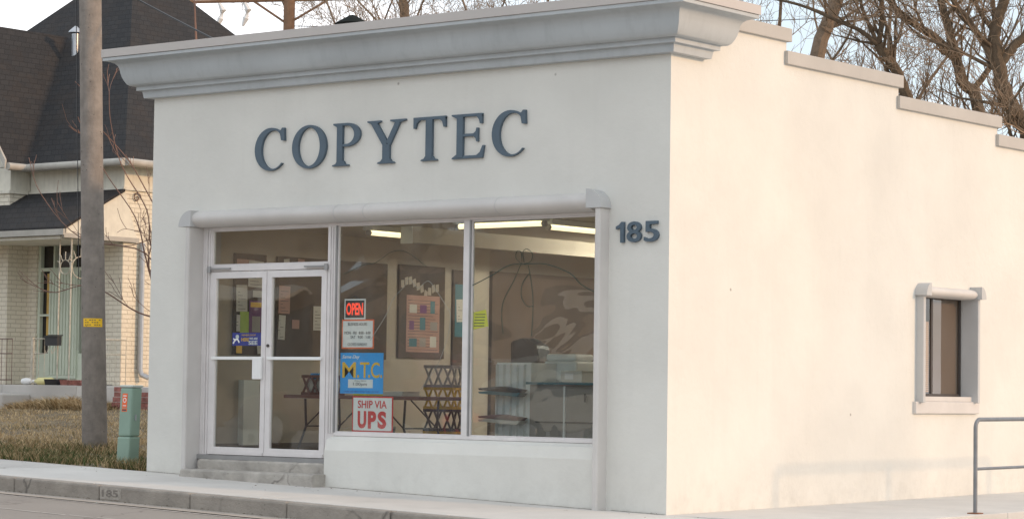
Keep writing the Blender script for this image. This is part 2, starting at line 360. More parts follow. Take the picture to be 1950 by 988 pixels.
def text_mesh(txt, x, z, w, h, d0, d1, plane='y', bold=0.0, shear=0.0, rot=0.0):
    """text as solid mesh, fitted to the box x..x+w, z..z+h, between depths d0 and d1"""
    cu = bpy.data.curves.new('txt', 'FONT'); cu.body = txt; cu.extrude = .05; cu.offset = bold; cu.shear = shear; cu.resolution_u = 4
    ob = bpy.data.objects.new('txt', cu); COL.objects.link(ob)
    dg = bpy.context.evaluated_depsgraph_get(); me = bpy.data.meshes.new_from_object(ob.evaluated_get(dg))
    vs = [v.co.copy() for v in me.vertices]; fs = [tuple(p.vertices) for p in me.polygons]
    bpy.data.objects.remove(ob); bpy.data.curves.remove(cu); bpy.data.meshes.remove(me)
    x0, x1 = min(v.x for v in vs), max(v.x for v in vs); y0, y1 = min(v.y for v in vs), max(v.y for v in vs)
    mb = MB(); out = []
    for v in vs:
        a = x+(v.x-x0)/(x1-x0)*w; c = z+(v.y-y0)/(y1-y0)*h; d = d0 if v.z > 0 else d1
        out.append((a, d, c) if plane == 'y' else (d, a, c))
    return mb.add(out, fs)

# ------------------------------------------------------------ ground
def clip(v, a, b): return max(a, min(b, v))
def zs(x): return -.027*clip(x, -16, 9)
def zlawn(x, y): return zs(x)+.0052*clip(y, 0, 8.6)**2
def sheet(xs, ys, fz):
    mb = MB(); n = len(xs)
    vs = [(x, y, fz(x, y)) for y in ys for x in xs]
    fs = [(j*n+i, j*n+i+1, (j+1)*n+i+1, (j+1)*n+i) for j in range(len(ys)-1) for i in range(n-1)]
    return mb.add(vs, fs)
def rng_list(a, b, s): n = max(1, round((b-a)/s)); return [a+(b-a)*i/n for i in range(n+1)]
XS = [-600, -300, -120, -60]+rng_list(-40, -7.36, .8)
XR = [-7.36]+rng_list(-6.5, 9, .9)+[20, 60, 200, 600]
struct('ground', sheet(XS+XR[1:], [-600, -200, -60, -30, -20, -10, -2.2, 0, 13.5, 30, 60, 150, 600], lambda x, y: zs(x)-.45 if y < 14 else zs(x)-.1), 'soil')
struct('lawn_soil', sheet(XS, [-.02]+rng_list(.6, 9, .6)+[14, 30, 70], zlawn), 'soil', smooth=True)
struct('road', sheet(XS+XR[1:], [-22, -14, -9, -6, -4, -2.62], lambda x, y: zs(x)-.155-.010*max(-12, y+2.62) if False else zs(x)-.165), 'asphalt')
struct('gutter', sheet(XS+XR[1:], [-2.62, -2.30], lambda x, y: zs(x)-.158+(-.004 if y > -2.4 else 0)), 'gutter')
mb = MB()
jx = [-34, -31, -28, -25, -22, -19.2, -16.4, -13.6, -10.9, -8.35, -5.9, -3.45, -1.0, 1.4, 3.8, 6.4, 9, 14, 20]
def slab(mb, x0, x1, y0, y1, f0, f1, g0=None, g1=None, th=.3):
    g0 = f0 if g0 is None else g0; g1 = f1 if g1 is None else g1
    mb.add([(x0,y0,f0-th),(x1,y0,f1-th),(x1,y1,g1-th),(x0,y1,g0-th),(x0,y0,f0),(x1,y0,f1),(x1,y1,g1),(x0,y1,g0)],
           [(3,2,1,0),(4,5,6,7),(0,1,5,4),(1,2,6,5),(2,3,7,6),(3,0,4,7)])
a, b_, c_ = MB(), MB(), MB()
for i in range(len(jx)-1):
    tgt = a if jx[i] < -8.4 else b_
    slab(tgt, jx[i]+.005, jx[i+1]-.005, -2.145, -.0, zs(jx[i]), zs(jx[i+1]))
for x0, x1 in zip(rng_list(-34, 20, 1.35)[:-1], rng_list(-34, 20, 1.35)[1:]):
    slab(c_, x0+.004, x1-.004, -2.30, -2.150, zs(x0)-.004, zs(x1)-.004)
struct('pavement', a, 'concrete', bevel=.008); struct('pavement_shopfront', b_, 'concrete_light', bevel=.008)
struct('kerb', c_, 'kerb_concrete', bevel=.022)
mb = MB(); slab(mb, .002, 2.12, .002, 3.1, .0, .0, .02, .02); slab(mb, .002, 2.12, 3.108, 6.3, .02, .02, .041, .041); slab(mb, .002, 2.12, 6.308, 14, .041, .041, .075, .075)
struct('side_path', mb, 'concrete_light', bevel=.008)
mb = MB(); slab(mb, 2.13, 30, .01, 40, -.07, -.2, .0, -.1); struct('driveway', mb, 'concrete')
# worn pale line along the road edge
mb = MB()
rnd = random.Random(4)
for k in range(60):
    x0 = -22+k*.42; x1 = x0+.42*rnd.uniform(.8, 1)
    y = -2.72+.02*math.sin(k*.7); mb.quad((x0, y, zs(x0)-.160), (x1, y, zs(x1)-.160), (x1, y+.03*rnd.uniform(.3, 1), zs(x1)-.160), (x0, y+.03, zs(x0)-.160))
for k in range(24):
    x0 = -11+k*.36; x1 = x0+.33; y = -4.05+.03*math.sin(k); mb.quad((x0, y, zs(x0)-.160), (x1, y, zs(x1)-.160), (x1, y+.03, zs(x1)-.160), (x0, y+.03, zs(x0)-.160))
struct('road_edge_line', mb, 'pale_line')

# dirt seam where the pavement meets the wall, leaf litter in the gutter
rnd = random.Random(21); mb = MB(); x = -7.36
while x < -.02:
    x1 = min(-.01, x+rnd.uniform(.04, .16)); wd = rnd.uniform(.004, .022); yb = 0 if not (-4.49 < x < -.80) else -.075
    if not (-6.52 < x1 and x < -4.46): mb.quad((x, yb-wd, zs(x)+.003), (x1, yb-rnd.uniform(.004, .022), zs(x1)+.003), (x1, yb, zs(x1)+.003), (x, yb, zs(x)+.003))
    x = x1
o = struct('dirt_seam', mb, 'soil', recalc=False)
mb = MB()
for i in range(420):
    x = rnd.uniform(-13, 1); g_ = rnd.random() < .7; y = (-2.31-abs(rnd.gauss(0, .09))) if g_ else -abs(rnd.gauss(0, .5)); z = zs(x)+(-.152 if g_ else .006)
    if not g_ and y < -2.1: continue
    if -6.6 < x < -.7 and y > -.32: continue
    r_ = rnd.uniform(.005, .018); a_ = rnd.uniform(0, 6.28)
    mb.add([(x+r_*math.cos(a_+k*1.57)*(1 if k % 2 else .5), y+r_*math.sin(a_+k*1.57)*(1 if k % 2 else .5), z+rnd.uniform(0, .01)) for k in range(4)], [(0, 1, 2, 3)])
o = link('leaf_litter', mb, 'bark', recalc=False); o['kind'] = 'stuff'

# grass blades and dry tufts
rnd = random.Random(11); mb = MB()
def blade(x, y, h, wd, lean):
    z = zlawn(x, y)-.01; an = rnd.uniform(0, 6.283); dx, dy = math.cos(an)*wd, math.sin(an)*wd
    la = rnd.uniform(0, 6.283); lx, ly = math.cos(la)*lean*h, math.sin(la)*lean*h
    mb.add([(x-dx, y-dy, z), (x+dx, y+dy, z), (x+dx*.6+lx*.45, y+dy*.6+ly*.45, z+h*.6), (x-dx*.6+lx*.45, y-dy*.6+ly*.45, z+h*.6), (x+lx, y+ly, z+h)], [(0, 1, 2, 3), (3, 2, 4)])
for i in range(70000):
    y = .02+8.5*rnd.random()**1.35; x = rnd.uniform(-24 if y > 4 else -17, -7.42)
    if -8.42 < x < -7.70 and .14 < y < .56: continue
    if math.sin(x*1.7+1.1*y)+math.sin(y*2.9-x*1.3)+math.sin(x*4.1+y*5.3)*.6 < -1.25 and rnd.random() < .8: continue
    near = clip(1-(y-1.2)/2.0, 0, 1)
    hh = rnd.uniform(.02, .055)+near*rnd.uniform(0, .06)
    if math.sin(x*2.1+y)*math.sin(y*3.3-x*.9) > .55: hh += .05*rnd.random()
    blade(x, y, hh, .005+.003*rnd.random(), rnd.uniform(.2, 1.1))
for i in range(1500):      # longer tufts round the pole, the pedestal and the wall corner
    cx, cy, rr_ = rnd.choice([(-11, 2.45, .42), (-11, 2.3, .5), (-7.95, .12, .22), (-7.55, .15, .22), (-7.7, .08, .2), (-11.8, 1.6, .6), (-10.2, 2.0, .6)])
    r_ = rr_*math.sqrt(rnd.random()); t = rnd.uniform(0, 6.28); x, y = cx+r_*math.cos(t), max(.01, cy+r_*math.sin(t))
    if x > -7.39: continue
    blade(x, y, rnd.uniform(.05, .17), .006, rnd.uniform(.3, 1.2))
for i in range(4200):      # dead stalks heaped against the porch slab
    x = rnd.uniform(-19.6, -16.9); y = rnd.uniform(8.0, 8.58); blade(x, y, rnd.uniform(.05, .26)*(1-abs(x+18.1)/2.4), .009, rnd.uniform(.8, 2.2))
g = link('grass', mb, 'grass', recalc=False); g['kind'] = 'stuff'

# ------------------------------------------------------------ shop building
W = 7.36
shop = thing('shop_building', 'single storey pale stucco corner shop with grey moulded cornice and stepped side parapet', 'building', (-3.68, 6, 0))
front = MB().prism([(-W, -.3), (-6.575, -.3), (-6.575, 3.03), (-.80, 3.03), (-.80, -.3), (0, -.3), (0, 5.06), (-W, 5.06)], 0, .28, 'y')
link('wall', front, 'stucco', shop)
STEPS = [(.28, 2.15, 4.93), (2.15, 4.55, 4.69), (4.55, 6.97, 4.455), (6.97, 9.4, 4.235), (9.4, 13.0, 4.02)]
outl = [(.28, -.3), (13, -.3)]
for y0, y1, z in reversed(STEPS): outl += [(y1, z), (y0, z)]
link('wall', MB().prism(outl, -.28, 0, 'x', holes=[[(5.04, 1.14), (5.04, 2.36), (6.315, 2.36), (6.315, 1.14)]]), 'stucco', shop)
mb = box(-W, -W+.2, .28, 13, -.3, 4.9); mb.box(-W+.2, -.28, 12.8, 13, -.3, 4.0); link('wall', mb, 'stucco', shop)
link('roof', box(-W+.2, -.28, .28, 12.8, 3.75, 3.9), 'concrete', shop)
# bulkhead below the display window, with its sloping sill
link('wall', MB().prism([(-.075, -.3), (-.075, .520), (-.035, .640), (.066, .674), (.20, .676), (.20, -.3)], -4.495, -.802, 'x'), 'stucco', shop)
# surround: jamb strips, roll, quarter-round end blocks
def jamb(x0, x1, z0, z1): return link('jamb', box(x0, x1, -.16, .20, z0, z1), 'trim', shop, bevel=.018)
jamb(-.802, -.735, -.05, 3.05); jamb(-6.64, -6.573, .1, 3.03)
N = 14
roll = [(.0, 3.205)]+[(-.15*math.sin(math.pi*k/N), 3.115+.095*math.cos(math.pi*k/N)) for k in range(1, N)]+[(.0, 3.02), (.2, 3.02), (.2, 3.205)]
link('lintel_roll', MB().prism(roll, -6.55, -.90, 'x'), 'trim', shop, smooth='auto')
for xj in (-4.36, -3.93, -2.1): link('joint', MB().prism([(a_*1.02, 3.1125+(b2-3.1125)*1.02) for a_, b2 in roll[:N+1]], xj, xj+.004, 'x'), 'cap_paint', shop)
def endblock(xflat, sgn, z0, r, h, d0=-.172, d1=0.0):
    pts = [(xflat, z0)]+[(xflat+sgn*r*math.cos(a), z0+h*math.sin(a)) for a in [math.pi/2*k/10 for k in range(11)]]
    return MB().prism(pts, d0, d1, 'y')
link('end_block', endblock(-.905, 1, 3.045, .195, .195), 'cap_paint', shop, smooth='auto')
link('end_block', endblock(-6.545, -1, 3.025, .195, .185), 'cap_paint', shop, smooth='auto')
# cornice sweep with mitred returns
prof = [(.0, 4.560), (.088, 4.563), (.104, 4.645), (.152, 4.649), (.153, 4.699), (.205, 4.702), (.232, 4.722), (.257, 4.765), (.274, 4.805), (.286, 4.851), (.296, 4.905), (.309, 4.936), (.335, 4.962), (.384, 4.982), (.434, 4.988), (.435, 5.022)]
def sweep(prof):
    mb = MB(); rings = []
    for p, z in prof:
        rings.append([(-W+.25, .5+p, z), (-W-p, .5+p, z), (-W-p, -p, z), (p, -p, z), (p, .5+p, z), (-.29, .5+p, z)])
    n = 6; vs = [q for r_ in rings for q in r_]; fs = []
    for j in range(len(rings)-1):
        for i in range(n-1): fs.append((j*n+i, j*n+i+1, (j+1)*n+i+1, (j+1)*n+i))
    return mb.add(vs, fs)
link('cornice', sweep(prof+[(0, 5.055)]), 'cornice_paint', shop, smooth='auto')
link('flashing', sweep([(.425, 5.026), (.447, 5.028), (.447, 5.122), (.0, 5.130), (-.2, 5.130)]), 'flashing', shop)
# seam joints in the metal cap
for y0, y1, z in STEPS:
    lo = y0 if y0 > .3 else .55
    link('coping', box(-.32, .045, lo-(.04 if y0 > .3 else 0), y1+.045, z, z+.142), 'coping', shop, bevel=.006)
# side window
OY0, OY1, PX = 5.04, 6.315, -.15
win = link('window', MB().prism([(OY0, 1.20), (OY1, 1.20), (OY1, 2.36), (OY0, 2.36)], PX-.02, PX+.02, 'x', holes=[[(OY0+.03, 1.23), (OY0+.03, 2.335), (OY1-.03, 2.335), (OY1-.03, 1.23)]]), 'bronze', shop)
link('pane', MB().quad((PX, OY0+.03, 1.23), (PX, OY1-.03, 1.23), (PX, OY1-.03, 2.335), (PX, OY0+.03, 2.335)), 'window_film', win, recalc=False)
link('frame', box(PX-.03, PX+.012, 5.60, 5.64, 1.23, 2.335), 'bronze', win)
bl = MB()
for k in range(34): bl.box(PX-.035, PX-.016, 5.08, 5.59, 1.25+k*.0242, 1.25+k*.0242+.017)
link('blind', bl, 'blind_tan', win)
link('insect_screen', box(PX-.014, PX-.008, 5.64, OY1-.03, 1.23, 2.335), 'insect_screen', win)
link('backing', box(PX-.10, PX-.08, OY0-.1, OY1+.1, 1.1, 2.5), 'window_brown', win)
def sj(y0, y1): link('jamb', box(-.128, .10, y0, y1, 1.125, 2.37), 'cap_paint', shop, bevel=.01)
sj(4.985, OY0+.003); sj(OY1-.003, 6.365)
def sblock(yf, sg): return MB().prism([(yf, 2.352)]+[(yf+sg*.115*math.cos(a), 2.352+.145*math.sin(a)) for a in [math.pi/2*k/10 for k in range(11)]], 0, .16, 'x')
link('end_block', sblock(5.065, -1), 'cap_paint', shop, smooth='auto'); link('end_block', sblock(6.285, 1), 'cap_paint', shop, smooth='auto')
link('lintel_roll', MB().prism([(-.12, 2.345), (-.12, 2.465)]+[(.11*math.sin(math.pi*k/12), 2.405+.06*math.cos(math.pi*k/12)) for k in range(13)], 5.067, 6.283, 'y'), 'trim', shop, smooth='auto')
link('sill', box(-.13, .045, 4.92, 6.46, 1.0, 1.14), 'trim', shop, bevel=.01)
link('sill', box(-.13, .02, OY0+.003, OY1-.003, 1.142, 1.198), 'trim', shop)

# storefront frame (y .07 .. .13)
def fr(x0, x1, z0, z1, y0=.07, y1=.13, m='aluminium', nm='storefront_frame'): return MB().box(x0, x1, y0, y1, z0, z1)
sf = MB()
for a_ in [(-6.573, -6.43, .40, 3.02), (-4.625, -4.50, .40, 3.02), (-2.685, -2.60, .715, 2.99), (-6.43, -4.625, 2.985, 3.02), (-4.50, -.81, 2.99, 3.02), (-4.50, -.81, .678, .715), (-6.43, -4.625, 2.515, 2.585), (-.86, -.802, .715, 2.99)]:
    sf.box(a_[0], a_[1], .07, .13, a_[2], a_[3])
for x in (-4.585, -4.55, -4.515): sf.box(x, x+.012, .055, .07, .70, 2.98)
sf.box(-6.50, -6.487, .05, .07, .42, 3.0); sf.box(-6.46, -6.447, .05, .07, .42, 3.0)
link('storefront_frame', sf, 'aluminium', shop, bevel=.004)
link('gasket', box(-2.600, -2.585, .062, .13, .716, 2.988), 'aluminium_dark', shop); link('gasket', box(-4.500, -4.486, .064, .128, .716, 2.988), 'aluminium_dark', shop)
for x0, x1 in ((-4.486, -2.685), (-2.585, -.86)):
    w_ = link('window', MB().prism([(x0, .716), (x1, .716), (x1, 2.988), (x0, 2.988)], .085, .115, 'y', holes=[[(x0+.012, .728), (x0+.012, 2.976), (x1-.012, 2.976), (x1-.012, .728)]]), 'aluminium', shop)
    link('pane', MB().quad((x0+.012, .1, .728), (x1-.012, .1, .728), (x1-.012, .1, 2.976), (x0+.012, .1, 2.976)), 'shop_glass', w_, recalc=False)
w_ = link('window', MB().prism([(-6.43, 2.587), (-4.625, 2.587), (-4.625, 2.983), (-6.43, 2.983)], .085, .115, 'y', holes=[[(-6.42, 2.597), (-6.42, 2.973), (-4.635, 2.973), (-4.635, 2.597)]]), 'aluminium', shop)
link('pane', MB().quad((-6.42, .1, 2.597), (-4.635, .1, 2.597), (-4.635, .1, 2.973), (-6.42, .1, 2.973)), 'door_glass', w_, recalc=False)
def door(x0, x1, gx0, gx1):
    d = link('door', MB().prism([(x0, .425), (x1, .425), (x1, 2.508), (x0, 2.508)], .062, .108, 'y', holes=[[(gx0, .512), (gx0, 2.432), (gx1, 2.432), (gx1, .512)]]), 'aluminium', shop, bevel=.004)
    link('pane', MB().quad((gx0, .09, .512), (gx1, .09, .512), (gx1, .09, 2.432), (gx0, .09, 2.432)), 'door_glass', d, recalc=False)
    link('push_bar', box(gx0-.03, gx1+.03, .030, .060, 1.505, 1.540), 'white', d, bevel=.005)
    link('weather_strip', box(x0+.01, x1-.01, .045, .061, .428, .462), 'aluminium', d)
    return d
dl = door(-6.427, -5.545, -6.345, -5.615); dr_ = door(-5.538, -4.628, -5.462, -4.705)
link('handle', box(-5.715, -5.575, .025, .060, 1.285, 1.535), 'white', dl, bevel=.008)
link('lock', MB().lathe([(.018, 0), (.018, .012), (.008, .014)], (-5.50, .048, 1.664), 12, 'y'), 'bronze', dr_)
for dd, x0, s in ((dl, -6.44, 1), (dr_, -4.62, -1)):
    link('closer', box(min(x0, x0+s*.33), max(x0, x0+s*.33), .035, .060, 2.535, 2.553), 'aluminium_dark', dd)
    link('pivot', MB().tube([(x0, .04, 2.50), (x0, .04, 2.57)], .022, 10), 'aluminium_dark', dd)

# steps
def rough_step(name, x0, x1, y0, y1, z0a, z0b, z1, lab):
    mb = MB(); rn = random.Random(int(z1*1000)); n = 26; vs = []; fs = []
    for i in range(n+1):
        x = x0+(x1-x0)*i/n; zb = z0a+(z0b-z0a)*i/n; j = rn.uniform(-.007, .007); j2 = rn.uniform(-.012, .012)
        vs += [(x, y1, zb-.2), (x, y1, z1), (x, y0+.022, z1+j*.3), (x, y0+.004+j*.6, z1-.018+j*.3), (x, y0+j, z1-.05), (x, y0+j2, zb+.02), (x, y0+j2*.5, zb-.2)]
    for i in range(n):
        for k in range(6): fs.append((i*7+k, (i+1)*7+k, (i+1)*7+k+1, i*7+k+1))
    fs += [tuple(range(7)), tuple(n*7+k for k in reversed(range(7)))]
    mb.add(vs, fs); o = link(name, mb, 'concrete_step', None, smooth='auto'); return tag(o, lab, 'step', 'concrete steps below the shop door')
rough_step('step', -6.51, -4.47, -.29, .0, .17, .12, .258, 'lower wider weathered concrete step below the glass double door of the shop')
rough_step('step', -6.50, -4.47, -.02, .20, .17, .12, .370, 'upper narrow weathered concrete step directly under the shop door threshold')
link('threshold', box(-6.57, -4.47, .03, .28, .371, .421), 'aluminium_dark', shop)

# ------------------------------------------------------------ lettering on the facade
def arc(cx, cz, rx, rz, a0, a1, n=28): return [(cx+rx*math.cos(R(a0+(a1-a0)*i/n)), cz+rz*math.sin(R(a0+(a1-a0)*i/n))) for i in range(n+1)]
GLY = {
 'C': [arc(.52, .5, .52, .515, 50, 318)+list(reversed(arc(.605, .49, .39, .46, 55, 315))), [(.86, .70), (.97, .69), (.955, 1.0), (.885, 1.0), (.84, .945), (.74, .935), (.82, .86)]],
 'O': [(arc(.5, .5, .5, .515, 0, 360, 48)[:-1], arc(.5, .5, .32, .455, 0, 360, 48)[:-1])],
 'P': [[(.17, .04), (.37, .04), (.37, .96), (.17, .96)], [(.0, .0), (.60, .0), (.58, .028), (.46, .05), (.41, .12), (.18, .12), (.13, .05), (.02, .028)], [(.03, .965), (.2, .9), (.3, .9), (.3, 1.0), (.03, 1.0)],
       (([(.30, 1.0)]+arc(.52, .725, .48, .275, 90, -90, 24)+[(.36, .45), (.36, .51)]+list(reversed(arc(.50, .725, .285, .215, 90, -90, 24)))+[(.30, .94)]), )],
 'Y': [[(.41, .04), (.59, .04), (.59, .44), (.41, .46)], [(.27, .0), (.72, .0), (.70, .03), (.64, .05), (.61, .10), (.40, .10), (.36, .05), (.29, .03)], [(.08, .96), (.25, .96), (.53, .50), (.50, .42), (.41, .42)], [(.74, .96), (.87, .96), (.60, .42), (.50, .48)],
       [(.0, .965), (.10, .93), (.24, .93), (.35, .965), (.35, 1.0), (.0, 1.0)], [(.60, .965), (.74, .93), (.86, .93), (1.0, .965), (1.0, 1.0), (.60, 1.0)]],
 'T': [[(.39, .04), (.59, .04), (.59, .96), (.39, .96)], [(.0, .935), (1.0, .935), (1.0, 1.0), (.0, 1.0)], [(.0, .75), (.06, .75), (.10, .87), (.20, .94), (.0, .97)], [(1.0, .75), (.94, .75), (.90, .87), (.80, .94), (1.0, .97)], [(.23, .0), (.75, .0), (.73, .03), (.65, .05), (.60, .11), (.38, .11), (.33, .05), (.25, .03)]],
 'E': [[(.16, .03), (.35, .03), (.35, .97), (.16, .97)], [(.0, .968), (.17, .90), (.30, .94), (.93, .94), (.93, 1.0), (.0, 1.0)], [(.93, .77), (.87, .77), (.84, .86), (.76, .945), (.93, .96)], [(.30, .495), (.74, .495), (.74, .555), (.30, .555)], [(.81, .37), (.76, .37), (.74, .44), (.66, .50), (.66, .55), (.74, .60), (.76, .68), (.81, .68)],
       [(.0, .0), (.95, .0), (.95, .065), (.30, .065), (.17, .11), (.02, .03)], [(.90, .0), (.95, .0), (1.0, .28), (.95, .28), (.87, .13), (.74, .05)]],
}
sign = thing('wall_sign', 'large slate blue raised serif capitals COPYTEC on the shopfront wall', 'sign', (-3.7, 0, 3.62))
exts = [-5.676, -5.205, -5.1, -4.587, -4.496, -4.088, -3.984, -3.437, -3.322, -2.877, -2.789, -2.348, -2.242, -1.781]
ROT = {0: -.0}
for i, ch in enumerate('COPYTEC'):
    x0, x1 = exts[2*i], exts[2*i+1]; z0, z1 = 3.632, 4.103; mb = MB()
    for j, g_ in enumerate(GLY[ch]):
        holes = []
        if isinstance(g_, tuple):
            holes = [g_[1]] if len(g_) > 1 else []; g_ = g_[0]
        T = lambda P: [(x0+(x1-x0)*p[0], z0+(z1-z0)*p[1]) for p in P]
        mb.prism(T(g_), -.036+j*.0010, -.0005-j*.0004, 'y', holes=[T(h) for h in holes])
    link('letter', mb, 'letter_blue', sign)
num = thing('house_number', 'slate blue raised house number 185 beside the right end of the display window', 'sign', (-.37, 0, 2.69))
for ch, x0, x1 in (('1', -.632, -.532), ('8', -.495, -.322), ('5', -.285, -.112)):
    if ch == '1':
        link('digit', MB().prism([(-.574, 2.693), (-.532, 2.693), (-.532, 2.901), (-.560, 2.901), (-.59, 2.872), (-.628, 2.856), (-.628, 2.826), (-.574, 2.842)], -.035, -.001, 'y'), 'letter_blue', num); continue
    link('digit', text_mesh(ch, x0, 2.693, x1-x0, .208, -.035, -.001, bold=.012), 'letter_blue', num)

# ------------------------------------------------------------ signs on the glass
def sheet_sign(name, lab, x0, x1, z0, z1, m, y=.122, th=.006, cat='sign', border=None, tilt=0, group=None):
    t = thing(name, lab, cat, ((x0+x1)/2, y, z0), group)
    if border:
        link('border', box(x0, x1, y, y+th, z0, z1), border, t); b = .016
        link('panel', box(x0+b, x1-b, y-.002, y-.0003, z0+b, z1-b), m, t)
    else: link('panel', box(x0, x1, y, y+th, z0, z1), m, t)
    return t
def words(t, rows, y=.1185, nm='lettering', m='ink', bold=.0, shear=0):
    mb = MB()
    for txt, x0, z0, w_, h_ in rows:
        q = text_mesh(txt, x0, z0, w_, h_, y-.0012, y-.0002, bold=bold, shear=shear); mb.add(q.v, q.f)
    return link(nm, mb, m, t)
t = sheet_sign('open_sign', 'small black sign with lit red letters OPEN in a white frame', -4.41, -4.103, 1.955, 2.178, 'black_plastic', border='white')
words(t, [('OPEN', -4.38, 2.0, .245, .135)], m='neon', bold=.03, y=.1190)
link('hook', MB().tube([(-4.33, .124, 2.178), (-4.26, .124, 2.21), (-4.19, .124, 2.178)], .004, 5), 'black_plastic', t)
t = sheet_sign('business_hours_sign', 'white business hours card with a thin orange border below the open sign', -4.443, -3.974, 1.632, 1.952, 'white', border='orange')
words(t, [('BUSINESS HOURS', -4.35, 1.885, .28, .032), ('MON - FRI   8:00 - 6:00', -4.40, 1.79, .38, .032), ('SAT   9:00 - 5:00', -4.31, 1.745, .29, .030), ('CLOSED SUNDAY', -4.35, 1.665, .28, .030)])
t = sheet_sign('same_day_sign', 'bright blue poster reading Same Day M.T.C. in yellow with a white time slip', -4.455, -3.83, 1.142, 1.588, 'sign_blue', y=.121)
words(t, [('M', -4.425, 1.315, .20, .17), ('.', -4.205, 1.315, .03, .035), ('T', -4.165, 1.315, .135, .17), ('.', -4.045, 1.315, .03, .035), ('C', -4.005, 1.315, .125, .17), ('.', -3.868, 1.315, .025, .035)], y=.1205, m='gold', bold=.010)
words(t, [('Same Day', -4.43, 1.515, .26, .048)], y=.1205, m='white', bold=.02, shear=.3)
link('time_slip', box(-4.335, -3.975, .1185, .1205, 1.205, 1.298), 'white', t)
words(t, [('Orders Before', -4.24, 1.277, .17, .013), ('1:00pm', -4.26, 1.22, .20, .045)], y=.1180)
words(t, [('STAMPS AND PRINTS DONE WHILE YOU WAIT', -4.40, 1.158, .52, .014)], y=.1205, m='sign_navy')
t = sheet_sign('shipping_sign', 'white square sign reading SHIP VIA UPS in bold red at the bottom of the glass', -4.268, -3.680, .728, 1.115, 'white', border='sign_red', y=.120)
words(t, [('SHIP VIA', -4.185, .985, .42, .085)], y=.1175, m='sign_red', bold=.02)
words(t, [('U', -4.185, .765, .125, .19), ('P', -4.035, .765, .12, .19), ('S', -3.895, .765, .125, .19)], y=.1175, m='sign_red', bold=.05)
t = thing('paper_note', 'bright yellow handwritten note taped in the right display pane', 'note', (-2.47, .12, 1.83))
link('sheet', MB().prism([(-2.575, 1.835), (-2.375, 1.87), (-2.41, 2.045), (-2.61, 2.01)], .120, .122, 'y'), 'paper_yellow', t)
mb = MB()
for k in range(5): mb.box(-2.57+.005*k, -2.43+.004*k, .1186, .1194, 1.87+.03*k, 1.878+.03*k)
link('handwriting', mb, 'ink', t)
t = thing('door_sticker', 'long blue sticker with yellow and white lettering on the left door glass', 'sticker', (-5.86, .095, 1.65))
link('panel', box(-6.10, -5.63, .096, .098, 1.665, 1.812), 'sign_navy', t)
words(t, [('HERE', -5.955, 1.715, .12, .04)], y=.0955, m='gold', bold=.03)
words(t, [('SEE', -5.84, 1.675, .14, .045), ('WE ARE', -5.83, 1.732, .13, .026)], y=.0955, m='white', bold=.03)
words(t, [('MEMBER SHOP', -5.95, 1.775, .22, .020)], y=.0955, m='gold')
mb = MB()
for a0, r_ in ((0, .026),): mb.prism(arc(-6.02, 1.765, r_, r_, 0, 360, 18)[:-1], .0945, .0955, 'y')
mb.tube([(-6.08, .095, 1.69), (-6.05, .095, 1.735), (-6.01, .095, 1.735), (-5.985, .095, 1.70)], .010, 6)
mb.tube([(-6.08, .095, 1.745), (-6.04, .095, 1.72)], .008, 6)
link('emblem', mb, 'white', t)

# thin tube outlines set just in front of the panes
def art(lab, lines, m, r=.006):
    t = thing('pane_outline', lab, 'painting', (lines[0][0][0], .094, 1.5)); mb = MB()
    for P in lines:
        Q = [Vector((p[0], .0935, p[1])) for p in P]; out = []
        for i in range(len(Q)-1):
            p0, p1, p2, p3 = Q[max(i-1, 0)], Q[i], Q[i+1], Q[min(i+2, len(Q)-1)]
            for k in range(6):
                u = k/6; out.append(.5*((2*p1)+(p2-p0)*u+(2*p0-5*p1+4*p2-p3)*u*u+(3*p1-p0-3*p2+p3)*u**3))
        out.append(Q[-1]); mb.tube(out, r, 5)
    o = link('outline', mb, m, t); return t
art('pale wreath outline with an arch, on the left display pane above the poster',
    [[(-4.402, 2.45), (-4.133, 2.544), (-3.943, 2.568), (-3.718, 2.678), (-3.546, 2.685), (-3.38, 2.613), (-3.216, 2.508)]], 'outline_green', .0025)
art('white looping ribbon outline on the left display pane over the poster',
    [[(-4.0, 1.722), (-3.779, 1.995), (-3.684, 2.165), (-3.523, 2.304), (-3.45, 2.388), (-3.336, 2.285), (-3.19, 2.356), (-3.078, 2.259), (-2.944, 2.1), (-2.869, 1.977), (-2.922, 1.709), (-3.062, 1.429), (-3.277, 1.192)]], 'outline_white', .0024)
art('dark arch outline across the top of the right display pane',
    [[(-2.595, 2.291), (-2.327, 2.397), (-2.083, 2.503), (-1.875, 2.509), (-1.6, 2.504), (-1.294, 2.406), (-1.159, 2.296), (-0.991, 2.214)]], 'outline_green', .0045)
art('pair of open scissors painted in outline on the right display pane',
    [[(-1.945, 2.527), (-2.001, 2.583), (-1.981, 2.648), (-1.933, 2.636), (-1.917, 2.527), (-1.945, 2.527)], [(-1.889, 2.526), (-1.905, 2.636), (-1.85, 2.667), (-1.78, 2.611), (-1.806, 2.535), (-1.889, 2.515)],
     [(-1.93, 2.51), (-2.024, 2.337), (-2.147, 2.147), (-2.179, 1.983), (-2.154, 1.79)], [(-1.833, 2.498), (-1.789, 2.306), (-1.764, 2.088), (-1.779, 1.762)], [(-1.818, 2.416), (-1.906, 2.308), (-1.918, 2.172), (-1.847, 2.078), (-1.764, 2.072)]], 'outline_green', .0032)

